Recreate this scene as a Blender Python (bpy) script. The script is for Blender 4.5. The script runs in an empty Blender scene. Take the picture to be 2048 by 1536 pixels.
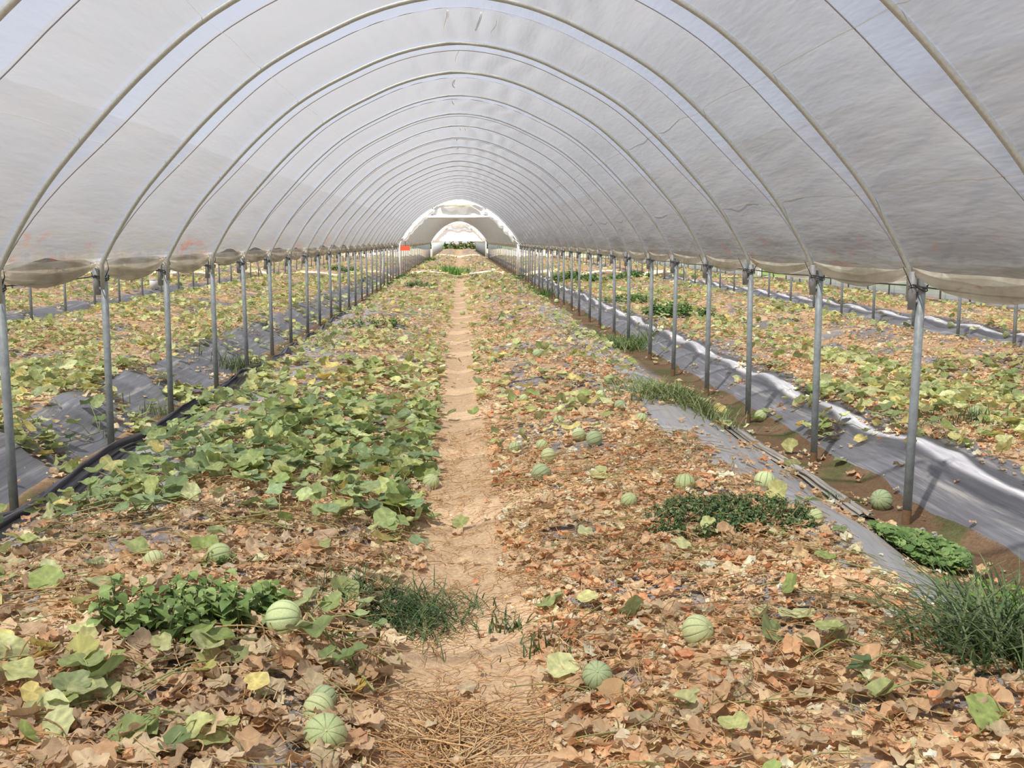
import bpy, math
import numpy as np
from mathutils import Vector, Matrix

scene = bpy.context.scene
C = scene.collection
PI = math.pi
rng = np.random.default_rng(11)

# ------------------------------------------------------------------ camera, sky, sun, exposure
W, H, F = 2048.0, 1536.0, 2150.0
CAM_Z = 1.75
YAW = math.radians(2.80)
PITCH = math.radians(7.63)
cd = bpy.data.cameras.new('camera')
cd.lens = F / W * 36.0
cd.sensor_width = 36.0
cd.clip_end = 900
cam = bpy.data.objects.new('camera', cd)
cam.location = (0, 0, CAM_Z)
cam.rotation_euler = (PI / 2 - PITCH, 0, -YAW)
C.objects.link(cam)
scene.camera = cam

world = bpy.data.worlds.new('world')
scene.world = world
world.use_nodes = True
wn = world.node_tree.nodes; wl = world.node_tree.links
bgn = wn['Background']
# hazy summer sky: milky near the horizon, pale blue above
wtc = wn.new('ShaderNodeTexCoord'); wsx = wn.new('ShaderNodeSeparateXYZ'); wr = wn.new('ShaderNodeValToRGB')
wl.new(wtc.outputs['Generated'], wsx.inputs[0]); wl.new(wsx.outputs[2], wr.inputs[0])
we = wr.color_ramp.elements
we[0].position = 0.0; we[0].color = (.80, .83, .88, 1)
we[1].position = 0.9; we[1].color = (.36, .46, .68, 1)
wm_ = we.new(.35); wm_.color = (.64, .71, .84, 1)
wl.new(wr.outputs[0], bgn.inputs[0])
bgn.inputs[1].default_value = 0.90

SUN_TO = Vector((-0.35, -0.42, 1.0)).normalized()
sd = bpy.data.lights.new('sun', 'SUN')
sd.energy = 13.8
sd.angle = math.radians(1.5)
sd.color = (1.0, 0.955, 0.89)
sun = bpy.data.objects.new('sun', sd)
sun.rotation_euler = SUN_TO.to_track_quat('Z', 'Y').to_euler()
sun.location = (-10, -5, 30)
C.objects.link(sun)

scene.view_settings.view_transform = 'Standard'
scene.view_settings.look = 'None'
scene.view_settings.exposure = 0.12
scene.view_settings.gamma = 1.0
scene.view_settings.use_curve_mapping = False
cy = scene.cycles
cy.max_bounces = 6
cy.diffuse_bounces = 3
cy.glossy_bounces = 2
cy.transmission_bounces = 3
cy.transparent_max_bounces = 8
cy.caustics_reflective = False
cy.caustics_refractive = False
cy.use_denoising = True
cy.sample_clamp_indirect = 6.0

# ------------------------------------------------------------------ helpers
def lin(r, g=None, b=None):
    if g is None:
        r, g, b = r
    f = lambda c: (c / 255 / 12.92) if c / 255 <= 0.04045 else ((c / 255 + 0.055) / 1.055) ** 2.4
    return (f(r), f(g), f(b))

def sstep(a, b, x):
    t = np.clip((np.asarray(x, float) - a) / (b - a), 0, 1)
    return t * t * (3 - 2 * t)

def _hash(ix, iy, seed):
    h = (ix.astype(np.int64) * 374761393 + iy.astype(np.int64) * 668265263 + seed * 1274126177) & 0xFFFFFFFF
    h = ((h ^ (h >> 13)) * 1274126177) & 0xFFFFFFFF
    return ((h ^ (h >> 16)) & 0xFFFF) / 65535.0

def vnoise(x, y, seed=0):
    x = np.asarray(x, float); y = np.asarray(y, float)
    x, y = np.broadcast_arrays(x, y)
    ix = np.floor(x); iy = np.floor(y)
    fx = x - ix; fy = y - iy
    fx = fx * fx * (3 - 2 * fx); fy = fy * fy * (3 - 2 * fy)
    a = _hash(ix, iy, seed); b = _hash(ix + 1, iy, seed)
    c = _hash(ix, iy + 1, seed); d = _hash(ix + 1, iy + 1, seed)
    return (a * (1 - fx) + b * fx) * (1 - fy) + (c * (1 - fx) + d * fx) * fy

def fnoise(x, y, seed=0, octs=3):
    s = 0; a = 1; t = 0
    for k in range(octs):
        s = s + a * vnoise(np.asarray(x) * 2 ** k, np.asarray(y) * 2 ** k, seed + 17 * k)
        t += a; a *= 0.5
    return s / t

# ---- the ground's height: raised beds, a gutter under every row of posts
ROW0, PITCH_X = -2.74, 5.52
P_T = np.array([0, .12, .30, .50, .9, 1.4, 2.1, 2.50, 2.70, 2.90, 3.3, 4.1, 4.60, 4.88, 5.12, 5.22, 5.40, 5.52])
P_Z = np.array([0, .01, .13, .26, .31, .32, .24, .14, .11, .14, .22, .32, .30, .20, .05, .02, .0, .0])

def tloc(x):
    return np.mod(np.asarray(x, float) - ROW0, PITCH_X)

def ground_z(x, y):
    x = np.asarray(x, float); y = np.asarray(y, float)
    t = tloc(x)
    z = np.interp(t, P_T, P_Z)
    gut = np.minimum(t, PITCH_X - t)
    onbed = sstep(.12, .6, gut)
    slope = np.exp(-((t - .45) / .22) ** 2) + np.exp(-((t - 4.85) / .25) ** 2)
    z = z + slope * .035 * np.sin(2 * PI * y / 1.9 + np.floor((x - ROW0) / PITCH_X) * 1.7 + 2.5 * vnoise(x * .5, y * .3, 5))
    z = z + onbed * ((fnoise(x * .9, y * .7, 3) - .5) * .12)
    z = z + (fnoise(x * 4, y * 4, 9) - .5) * .03 * (.3 + onbed)
    z = z * (1 - .92 * sstep(9.4, 11.6, x))
    cross = sstep(45.2, 46.6, y) * (1 - sstep(48.6, 50.0, y)) + sstep(103.5, 105, y) * (1 - sstep(108.5, 110, y)) + sstep(182, 185, y)
    cross = np.clip(cross + sstep(14.1, 14.6, x), 0, 1)
    return z * (1 - cross) + .08 * cross

def gz(x, y):
    return float(ground_z(np.array([x]), np.array([y]))[0])

RC = cam.rotation_euler.to_matrix()
def ray(px, py):
    return (RC @ Vector(((px - W / 2) / F, -(py - H / 2) / F, -1.0))).normalized()

def at(px, py, lift=0.0):
    """ground point seen at a pixel of the photograph"""
    d = ray(px, py)
    ts = np.concatenate([np.arange(1.5, 30, .02), np.arange(30, 230, .2)])
    X = d.x * ts; Y = d.y * ts; Z = CAM_Z + d.z * ts
    hit = np.nonzero(Z < ground_z(X, Y) + lift)[0]
    k = hit[0] if len(hit) else len(ts) - 1
    return Vector((X[k], Y[k], float(ground_z(X[k:k + 1], Y[k:k + 1])[0])))

def depth_of(p):
    v = RC.transposed() @ (Vector(p) - Vector((0, 0, CAM_Z)))
    return -v.z

def in_view(x, y, z, m=60):
    R = np.array(RC).T
    P = np.stack([x, y, z - CAM_Z], -1) @ R.T
    D = -P[..., 2]
    u = P[..., 0] / np.maximum(D, .01) * F + W / 2
    v = -P[..., 1] / np.maximum(D, .01) * F + H / 2
    return (D > .5) & (u > -m) & (u < W + m) & (v > -m) & (v < H + m), D, u, v

# ---- meshes
def np_mesh(name, V, Fc, col=None, smooth=True, mats=(), midx=None):
    """V (n,3), Fc (m,3|4) -> mesh"""
    V = np.asarray(V, np.float32); Fc = np.asarray(Fc, np.int32)
    me = bpy.data.meshes.new(name)
    k = Fc.shape[1]; m = len(Fc)
    me.vertices.add(len(V)); me.vertices.foreach_set('co', V.ravel())
    me.loops.add(m * k); me.loops.foreach_set('vertex_index', Fc.ravel())
    me.polygons.add(m)
    me.polygons.foreach_set('loop_start', np.arange(m, dtype=np.int32) * k)
    me.polygons.foreach_set('loop_total', np.full(m, k, np.int32))
    me.polygons.foreach_set('use_smooth', np.full(m, smooth))
    for q in mats: me.materials.append(q)
    if midx is not None: me.polygons.foreach_set('material_index', np.asarray(midx, np.int32))
    if col is not None:
        ca = me.color_attributes.new('Col', 'FLOAT_COLOR', 'POINT')
        cc = np.ones((len(V), 4), np.float32); cc[:, :3] = col
        ca.data.foreach_set('color', cc.ravel())
    me.update(calc_edges=True)
    me.validate()
    return me

def link(name, me, parent=None, loc=None):
    o = bpy.data.objects.new(name, me)
    C.objects.link(o)
    if parent is not None: o.parent = parent
    if loc is not None: o.location = loc
    return o

def tag(o, label=None, cat=None, group=None, kind=None):
    if label: o['label'] = label
    if cat: o['category'] = cat
    if group: o['group'] = group
    if kind: o['kind'] = kind
    return o

def empty(name, loc=(0, 0, 0), rz=0):
    o = bpy.data.objects.new(name, None); C.objects.link(o)
    o.location = loc; o.rotation_euler = (0, 0, rz); o.empty_display_size = .1
    return o

def copy_tree(o, parent=None):
    c = o.copy(); C.objects.link(c)
    if parent is not None: c.parent = parent
    for ch in list(o.children): copy_tree(ch, c)
    return c

class MB:
    """collects quads/tris into one mesh"""
    def __init__(self): self.V = []; self.Q = []; self.n = 0; self.col = []; self.M = []
    def add(self, V, Q, col=None, m=0):
        V = np.asarray(V, float); Q = np.asarray(Q, int)
        if Q.shape[1] == 3: Q = np.concatenate([Q, Q[:, 2:3]], 1)
        self.V.append(V); self.Q.append(Q + self.n); self.n += len(V)
        self.col.append(np.broadcast_to(np.asarray(col if col is not None else (1, 1, 1), float), (len(V), 3)))
        self.M.append(np.full(len(Q), m))
    def tube(self, pts, r, n=8, cap=True, col=None, m=0):
        P = np.asarray(pts, float); k = len(P)
        r = np.broadcast_to(np.asarray(r, float), (k,))
        T = np.gradient(P, axis=0); T /= np.linalg.norm(T, axis=1)[:, None] + 1e-9
        ref = np.array([0, 0, 1.]) if abs(T[0][2]) < .9 else np.array([1., 0, 0])
        A = np.cross(T, ref)
        bad = np.linalg.norm(A, axis=1) < .05
        A[bad] = np.cross(T[bad], np.array([.3, 1., 0]))
        A /= np.linalg.norm(A, axis=1)[:, None]; B = np.cross(T, A)
        a = np.arange(n) / n * 2 * PI
        V = P[:, None] + r[:, None, None] * (np.cos(a)[None, :, None] * A[:, None] + np.sin(a)[None, :, None] * B[:, None])
        V = V.reshape(-1, 3)
        i = np.arange(k - 1)[:, None] * n + np.arange(n)[None]; j = np.arange(k - 1)[:, None] * n + (np.arange(n)[None] + 1) % n
        Q = np.stack([i, j, j + n, i + n], -1).reshape(-1, 4)
        if cap:
            V = np.concatenate([V, P[[0, -1]]]); c0 = k * n; e = (k - 1) * n
            a0 = np.arange(n); a1 = (a0 + 1) % n
            Q = np.concatenate([Q, np.stack([a1, a0, np.full(n, c0), np.full(n, c0)], -1), np.stack([e + a0, e + a1, np.full(n, c0 + 1), np.full(n, c0 + 1)], -1)])
        self.add(V, Q, col, m)
    def box(self, c, s, rot=None, col=None, m=0):
        v = np.array([[x, y, z] for x in (-.5, .5) for y in (-.5, .5) for z in (-.5, .5)]) * np.asarray(s)
        if rot is not None: v = v @ np.array(rot).T
        Q = np.array([[0, 1, 3, 2], [4, 6, 7, 5], [0, 4, 5, 1], [2, 3, 7, 6], [0, 2, 6, 4], [1, 5, 7, 3]])
        self.add(v + np.asarray(c), Q, col, m)
    def mesh(self, name, mats, smooth=True):
        V = np.concatenate(self.V); Q = np.concatenate(self.Q); col = np.concatenate(self.col); M = np.concatenate(self.M)
        me = bpy.data.meshes.new(name)
        tri = Q[:, 2] == Q[:, 3]
        k = np.where(tri, 3, 4).astype(np.int32)
        keep = np.ones_like(Q, bool); keep[tri, 3] = False
        me.vertices.add(len(V)); me.vertices.foreach_set('co', V.astype(np.float32).ravel())
        L = Q[keep].astype(np.int32)
        me.loops.add(len(L)); me.loops.foreach_set('vertex_index', L)
        me.polygons.add(len(Q))
        me.polygons.foreach_set('loop_start', np.concatenate([[0], np.cumsum(k)[:-1]]).astype(np.int32))
        me.polygons.foreach_set('loop_total', k)
        me.polygons.foreach_set('use_smooth', np.full(len(Q), smooth))
        for q in (mats if isinstance(mats, (list, tuple)) else [mats]): me.materials.append(q)
        me.polygons.foreach_set('material_index', M.astype(np.int32))
        ca = me.color_attributes.new('Col', 'FLOAT_COLOR', 'POINT')
        cc = np.ones((len(V), 4), np.float32); cc[:, :3] = col
        ca.data.foreach_set('color', cc.ravel())
        me.update(calc_edges=True); me.validate()
        return me
    def build(self, name, mats, parent=None, loc=None, smooth=True):
        return link(name, self.mesh(name, mats, smooth), parent, loc)

# ------------------------------------------------------------------ materials
def new_mat(name):
    m = bpy.data.materials.new(name); m.use_nodes = True
    nt = m.node_tree; nt.nodes.clear()
    out = nt.nodes.new('ShaderNodeOutputMaterial')
    return m, nt, nt.nodes, nt.links, out

def nd(N, t, **kw):
    n = N.new(t)
    for k, v in kw.items():
        if k.startswith('i_'): n.inputs[k[2:].replace('_', ' ')].default_value = v
        else: setattr(n, k, v)
    return n

def ramp(N, L, src, stops, interp='LINEAR'):
    r = N.new('ShaderNodeValToRGB'); r.color_ramp.interpolation = interp
    e = r.color_ramp.elements
    while len(e) < len(stops): e.new(.5)
    for i, (p, c) in enumerate(stops):
        e[i].position = p; e[i].color = (*c, 1) if len(c) == 3 else c
    L.new(src, r.inputs[0])
    return r

def noise(N, L, vec, scale, detail=3, rough=.55, mapping=None):
    n = N.new('ShaderNodeTexNoise'); n.inputs['Scale'].default_value = scale
    n.inputs['Detail'].default_value = detail; n.inputs['Roughness'].default_value = rough
    if mapping is not None:
        mp = N.new('ShaderNodeMapping'); mp.inputs['Scale'].default_value = mapping
        L.new(vec, mp.inputs[0]); vec = mp.outputs[0]
    L.new(vec, n.inputs['Vector'])
    return n

def mixc(N, L, fac, a, b, mode='MIX'):
    m = N.new('ShaderNodeMix'); m.data_type = 'RGBA'; m.blend_type = mode
    for s, v in ((0, fac), (6, a), (7, b)):
        if hasattr(v, 'is_output') or hasattr(v, 'links'): L.new(v, m.inputs[s])
        elif s == 0: m.inputs[0].default_value = v
        else: m.inputs[s].default_value = (*v, 1)
    return m.outputs[2]

def leaf_mat(name, transl=.3, rough=.6, spec=.25):
    m, nt, N, L, out = new_mat(name)
    at_ = nd(N, 'ShaderNodeAttribute', attribute_name='Col')
    tc = N.new('ShaderNodeTexCoord')
    n1 = noise(N, L, tc.outputs['Object'], 45, 3)
    r = ramp(N, L, n1.outputs[0], [(.3, (.72, .72, .72)), (.7, (1.18, 1.16, 1.12))])
    c = mixc(N, L, 1.0, at_.outputs[0], r.outputs[0], 'MULTIPLY')
    p = N.new('ShaderNodeBsdfPrincipled'); L.new(c, p.inputs['Base Color'])
    p.inputs['Roughness'].default_value = rough; p.inputs['Specular IOR Level'].default_value = spec
    t = N.new('ShaderNodeBsdfTranslucent'); L.new(c, t.inputs[0])
    mx = N.new('ShaderNodeMixShader'); mx.inputs[0].default_value = transl
    L.new(p.outputs[0], mx.inputs[1]); L.new(t.outputs[0], mx.inputs[2]); L.new(mx.outputs[0], out.inputs[0])
    bp = nd(N, 'ShaderNodeBump'); bp.inputs['Strength'].default_value = .35; bp.inputs['Distance'].default_value = .004
    L.new(n1.outputs[0], bp.inputs['Height']); L.new(bp.outputs[0], p.inputs['Normal'])
    return m

M_DRY = leaf_mat('dry leaf', .32, .75, .15)
M_GREEN = leaf_mat('green leaf', .30, .5, .35)

def film_mat(name, transp, tcol, thru, diff, stains=False, warm=False):
    """thin polythene: light passes through it, is scattered in it, a little is reflected"""
    m, nt, N, L, out = new_mat(name)
    geo = N.new('ShaderNodeNewGeometry')
    pos = geo.outputs['Position']
    n1 = noise(N, L, pos, 1.0, 3, .6, (2.2, .8, 2.2))
    n2 = noise(N, L, pos, 1.0, 2, .5, (26, 2.6, 26))
    n3 = noise(N, L, pos, 1.0, 3, .6, (7, 1.3, 7))
    base = ramp(N, L, n1.outputs[0], [(.3, tuple(c * .97 for c in tcol)), (.7, tcol)]).outputs[0]
    if warm:
        base = mixc(N, L, ramp(N, L, n3.outputs[0], [(.42, (0, 0, 0)), (.75, (.12, .12, .12))]).outputs[0], base, lin(136, 122, 112))
    if stains:
        sx = N.new('ShaderNodeSeparateXYZ'); L.new(pos, sx.inputs[0])
        mr = nd(N, 'ShaderNodeMapRange'); L.new(sx.outputs[2], mr.inputs[0])
        mr.inputs[1].default_value = 2.0; mr.inputs[2].default_value = 1.6; mr.inputs[3].default_value = 0; mr.inputs[4].default_value = 1
        na = noise(N, L, pos, 1.0, 4, .65, (3, 2.2, 9))
        mu = nd(N, 'ShaderNodeMath', operation='MULTIPLY'); L.new(mr.outputs[0], mu.inputs[0])
        L.new(ramp(N, L, na.outputs[0], [(.40, (0, 0, 0)), (.68, (.75, .75, .75))]).outputs[0], mu.inputs[1])
        base = mixc(N, L, mu.outputs[0], base, lin(122, 116, 100) if tcol[0] < .3 else lin(170, 160, 136))
        mr2 = nd(N, 'ShaderNodeMapRange'); L.new(sx.outputs[2], mr2.inputs[0])
        mr2.inputs[1].default_value = 1.92; mr2.inputs[2].default_value = 1.68; mr2.inputs[3].default_value = 0; mr2.inputs[4].default_value = 1
        nb = noise(N, L, pos, 1.0, 5, .7, (2.0, 1.7, 7.5))
        mu2 = nd(N, 'ShaderNodeMath', operation='MULTIPLY'); L.new(mr2.outputs[0], mu2.inputs[0])
        L.new(ramp(N, L, nb.outputs[0], [(.57 if tcol[0] < .3 else .63, (0, 0, 0)), (.65 if tcol[0] < .3 else .72, (.72, .72, .72))]).outputs[0], mu2.inputs[1])
        base = mixc(N, L, mu2.outputs[0], base, lin(134, 78, 62) if tcol[0] < .3 else lin(176, 104, 84))
    tp = N.new('ShaderNodeBsdfTransparent'); tp.inputs[0].default_value = (*thru, 1)
    tl = N.new('ShaderNodeBsdfTranslucent'); L.new(base, tl.inputs[0])
    df = N.new('ShaderNodeBsdfPrincipled'); L.new(base if tcol[0] > .3 else mixc(N, L, .72, base, lin(226, 225, 224)), df.inputs['Base Color'])
    df.inputs['Roughness'].default_value = .38; df.inputs['Specular IOR Level'].default_value = .3
    hs = nd(N, 'ShaderNodeMath', operation='ADD'); L.new(n2.outputs[0], hs.inputs[0]); 
    ms = nd(N, 'ShaderNodeMath', operation='MULTIPLY'); L.new(n3.outputs[0], ms.inputs[0]); ms.inputs[1].default_value = 3.2
    L.new(ms.outputs[0], hs.inputs[1])
    bp = nd(N, 'ShaderNodeBump'); bp.inputs['Strength'].default_value = .6; bp.inputs['Distance'].default_value = .006
    L.new(hs.outputs[0], bp.inputs['Height'])
    L.new(bp.outputs[0], tl.inputs[1]); L.new(bp.outputs[0], df.inputs['Normal'])
    m1 = N.new('ShaderNodeMixShader'); m1.inputs[0].default_value = diff
    L.new(tl.outputs[0], m1.inputs[1]); L.new(df.outputs[0], m1.inputs[2])
    m2 = N.new('ShaderNodeMixShader'); m2.inputs[0].default_value = transp
    L.new(m1.outputs[0], m2.inputs[1]); L.new(tp.outputs[0], m2.inputs[2])
    L.new(m2.outputs[0], out.inputs[0])
    return m

M_FILM = film_mat('dusty film', .20, lin(114, 115, 119), (.97, .96, .95), .26, True, True)
M_BAND = film_mat('clean film', .28, lin(112, 116, 127), (.95, .97, 1.0), .22)
M_HEM = film_mat('dirty film hem', .25, lin(222, 218, 208), (.96, .94, .90), .2, True)
M_WHITEFILM = film_mat('white film', .22, lin(248, 248, 246), (1, 1, 1), .5)
M_CREAM = film_mat('cream film', .05, lin(226, 224, 196), (1, 1, 1), .55)
M_CURTAIN = film_mat('side curtain film', .22, lin(240, 240, 242), (1, 1, 1), .5)

def simple_mat(name, col, rough=.5, metal=0.0, nscale=12, var=.18, spec=.5, bump=0.0, mapping=None, second=None, fac=(.45, .65)):
    m, nt, N, L, out = new_mat(name)
    geo = N.new('ShaderNodeNewGeometry')
    n1 = noise(N, L, geo.outputs['Position'], nscale, 4, .6, mapping)
    r = ramp(N, L, n1.outputs[0], [(.25, tuple(c * (1 - var) for c in col)), (.75, tuple(min(1, c * (1 + var)) for c in col))])
    c = r.outputs[0]
    if second is not None:
        n2 = noise(N, L, geo.outputs['Position'], nscale * .37, 4, .65, mapping)
        c = mixc(N, L, ramp(N, L, n2.outputs[0], [(fac[0], (0, 0, 0)), (fac[1], (1, 1, 1))]).outputs[0], c, second)
    p = N.new('ShaderNodeBsdfPrincipled'); L.new(c, p.inputs['Base Color'])
    p.inputs['Roughness'].default_value = rough; p.inputs['Metallic'].default_value = metal
    p.inputs['Specular IOR Level'].default_value = spec
    if bump:
        bp = nd(N, 'ShaderNodeBump'); bp.inputs['Strength'].default_value = .8; bp.inputs['Distance'].default_value = bump
        L.new(n1.outputs[0], bp.inputs['Height']); L.new(bp.outputs[0], p.inputs['Normal'])
    L.new(p.outputs[0], out.inputs[0])
    return m

M_STEEL = simple_mat('galvanised post steel', lin(156, 164, 166), .55, .15, 40, .12, .4, second=lin(138, 146, 148))
M_STEELB = simple_mat('galvanised hoop steel', lin(186, 188, 182), .5, .3, 60, .15, .5)
M_SLEEVE = simple_mat('dull zinc', lin(156, 158, 160), .6, .15, 50, .15)
M_RUST = simple_mat('rusty foot', lin(132, 104, 76), .85, .1, 60, .25)
M_WIRE = simple_mat('dark wire', lin(70, 66, 66), .6, .2, 60, .1)
M_ROPE = simple_mat('rope', lin(136, 132, 132), .8, 0, 60, .1)
M_WHITE = simple_mat('white paint', lin(232, 232, 230), .5, 0, 30, .05)
M_RED = simple_mat('red plastic', lin(225, 70, 40), .5, 0, 30, .05)
M_MULCH = simple_mat('grey mulch film', lin(112, 112, 117), .42, 0, 1.0, .3, .5, .006, (42, 1.1, 42), second=lin(176, 172, 168), fac=(.54, .74))
M_MULCHL = simple_mat('dusty mulch film', lin(158, 158, 160), .5, 0, 1.0, .2, .5, .006, (30, 1.3, 30), second=lin(176, 166, 148), fac=(.5, .75))
M_FOLD = simple_mat('folded black film', lin(82, 80, 86), .36, 0, 1.0, .3, .5, .006, (30, 1.6, 30), second=lin(120, 116, 116), fac=(.5, .8))
M_FOLDL = simple_mat('folded grey film', lin(168, 162, 152), .5, 0, 1.0, .2, .5, .006, (30, 1.6, 30), second=lin(110, 106, 108), fac=(.5, .7))

def ground_mat():
    m, nt, N, L, out = new_mat('soil')
    at_ = nd(N, 'ShaderNodeAttribute', attribute_name='Col')
    geo = N.new('ShaderNodeNewGeometry'); pos = geo.outputs['Position']
    n1 = noise(N, L, pos, 55, 5, .7); n2 = noise(N, L, pos, 9, 4, .6)
    r = ramp(N, L, n1.outputs[0], [(.3, (.62, .60, .58)), (.7, (1.25, 1.22, 1.2))])
    r2 = ramp(N, L, n2.outputs[0], [(.3, (.85, .84, .83)), (.7, (1.1, 1.1, 1.1))])
    c = mixc(N, L, 1.0, at_.outputs[0], r.outputs[0], 'MULTIPLY')
    c = mixc(N, L, 1.0, c, r2.outputs[0], 'MULTIPLY')
    p = N.new('ShaderNodeBsdfPrincipled'); L.new(c, p.inputs['Base Color'])
    p.inputs['Roughness'].default_value = .9; p.inputs['Specular IOR Level'].default_value = .15
    bp = nd(N, 'ShaderNodeBump'); bp.inputs['Strength'].default_value = .7; bp.inputs['Distance'].default_value = .012
    L.new(n1.outputs[0], bp.inputs['Height']); L.new(bp.outputs[0], p.inputs['Normal'])
    L.new(p.outputs[0], out.inputs[0])
    return m
M_SOIL = ground_mat()

# ------------------------------------------------------------------ where litter, green leaves and bare mulch lie
def tun(x):
    return np.floor((np.asarray(x, float) - ROW0) / PITCH_X)      # 0 = the tunnel with the path

def cover(x, y):
    """share of the ground the leaf litter hides, 0..1"""
    x = np.asarray(x, float); y = np.asarray(y, float)
    t = tloc(x); k = tun(x)
    c = np.ones_like(x)
    n = fnoise(x * 1.3, y * .8, 31); nf = fnoise(x * 5, y * 4, 37)
    edge = (nf - .5) * .25 + (n - .5) * .3
    # gutters
    g = np.minimum(t, PITCH_X - t)
    c = np.where(g < .20 + edge * .3, .03, c)
    # path of the middle tunnel
    pw = .20 + .10 * (n - .5) + np.where(y < 5.0, .10, 0)
    c = np.where((k == 0) & (np.abs(x) < pw + edge * .25), .03, c)
    # right shoulder of the middle tunnel
    lim = 4.50 - .20 * ((y > 7.8) & (y < 10.3)) + np.where(y < 5.5, .12, 0) + np.where(y > 12.5, .45, 0)
    c = np.where((k == 0) & (t > lim + edge * .8), np.where(nf > .66, .5, .02), c)
    # left shoulder of the middle tunnel
    c = np.where((k == 0) & (t < .48 + edge * .5), .03, c)
    c = np.where((k == 0) & (y > 6.6) & (y < 7.6) & (t < 1.15 + edge) & (nf < .6), .03, c)
    # slope beyond the right row of posts
    vines = (np.sin((y * 1.0 + x * .9) * 3.4 + 5 * n) > .80)
    lobe = (n > .53) & (y > 8.3) & (y < 12.5)
    c = np.where((k >= 1) & (t < .60 + edge * .4), np.where(lobe, .8, np.where(vines & (y > 7.5), .45, .015)), c)
    c = np.where((k == 1) & (t < 1.4 + edge * 2) & (y > 4.5) & (y < 7.4), np.where(t < .62, .012, .40), c)
    # slopes at the right edge of the tunnels on the left
    slab = (np.sin(2 * PI * y / 1.84 + x * 2.0 + 3 * n) > -.35)
    c = np.where((k < 0) & (t > 4.62 + edge * 1.3), np.where(slab, .03, .7), c)
    # stray bare patches
    c = np.where((c > .9) & (n > .655) & (nf > .42), .12, c)
    cross = (y > 46.3) & (y < 49.7)
    c = np.where(cross, .7, c)
    c = np.where(x > 14.2, 0, c)
    return c

# melons lie open to view: no living leaves grow right in front of them
CLEAR = [at(*q) for q in [(568, 1270), (651, 1506), (637, 1446), (439, 1130), (309, 1137), (862, 978), (1395, 1290), (1195, 1378), (1529, 978), (1370, 983), (1762, 1018), (1258, 1015), (1097, 927), (1082, 962), (1158, 882), (1188, 892)]]
def greenness(x, y):
    x = np.asarray(x, float); y = np.asarray(y, float)
    k = tun(x); n = fnoise(x * .8, y * .6, 71); n2 = fnoise(x * 2.2, y * 2, 73)
    far = .14 + .30 * sstep(10, 18, y)
    gl = np.where(y < 5.4, .05, np.where(y < 9.7, .56, .31))
    gl = gl * (1 - .35 * sstep(-1.2, -.6, x) * (y < 7.0)) + .03 * (y < 6.6) * (x < -1.1)
    gr = np.where(y < 8.5, .02, np.where(y < 13, .08, .22))
    p = np.where(k == 0, np.where(x < 0, gl, gr), np.where(k < 0, .40, .25))
    p = p * (.35 + 1.3 * sstep(.35, .65, n)) * (.6 + .8 * sstep(.4, .6, n2))
    for q in CLEAR:
        p = np.where((np.abs(x - q[0]) < .17) & (y < q[1] + .05) & (y > q[1] - .42), 0, p)
    return np.clip(p, 0, .92)

# ------------------------------------------------------------------ ground
xs = np.concatenate([np.arange(-60, -30, 3), np.arange(-30, -9, .3), np.arange(-9, 9, .07), np.arange(9, 15, .2), np.arange(15, 60, 3.0)])
ys = np.concatenate([np.arange(-7, 1, .5), np.arange(1, 11, .07), np.arange(11, 24, .16), np.arange(24, 52, .4), np.arange(52, 200, 1.5), [230, 300, 420]])
XX, YY = np.meshgrid(xs, ys)
ZZ = ground_z(XX, YY) 
cv = cover(XX, YY)
soil_tan = np.array(lin(212, 184, 150)); soil_bed = np.array(lin(204, 174, 140)); soil_wet = np.array(lin(122, 100, 78)); mulch_c = np.array(lin(150, 148, 150))
tt = tloc(XX); gut = np.minimum(tt, PITCH_X - tt)
col = np.broadcast_to(soil_bed, XX.shape + (3,)).copy()
wpath = (1 - sstep(.25, .55, np.abs(XX)))[..., None]
col = col * (1 - wpath) + soil_tan * wpath
bare = ((cv < .2) & (np.abs(XX) > .6))[..., None] * (fnoise(XX * 2, YY * 2, 91) > .42)[..., None]
col = np.where(bare, mulch_c * .9, col)
dotm = ((fnoise(XX * 3, YY * 2.2, 93) > .60) & (np.abs(XX) > .45))[..., None]
col = np.where(dotm, mulch_c, col)
wg = (1 - sstep(.18, .34, gut))[..., None]
moss = (fnoise(XX * 3, YY * 3, 95) > .6)[..., None]
col = col * (1 - wg) + np.where(moss, np.array(lin(98, 98, 64)), soil_wet) * wg
out_ = (sstep(14.2, 14.8, XX) + sstep(182, 186, YY)).clip(0, 1)[..., None]
col = col * (1 - out_) + np.array(lin(88, 108, 56)) * out_
cr = (sstep(46.2, 47.0, YY) * (1 - sstep(49, 50, YY)))[..., None]
col = col * (1 - cr) + np.array(lin(116, 106, 80)) * cr
nx, ny = len(xs), len(ys)
ii = (np.arange(ny - 1)[:, None] * nx + np.arange(nx - 1)[None])
Q = np.stack([ii, ii + 1, ii + 1 + nx, ii + nx], -1).reshape(-1, 4)
g = link('ground', np_mesh('ground', np.stack([XX, YY, ZZ], -1).reshape(-1, 3), Q, col.reshape(-1, 3), True, [M_SOIL]))
tag(g, 'raised soil beds with a trodden bare footpath and damp gutters between them', 'ground', kind='structure')

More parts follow.
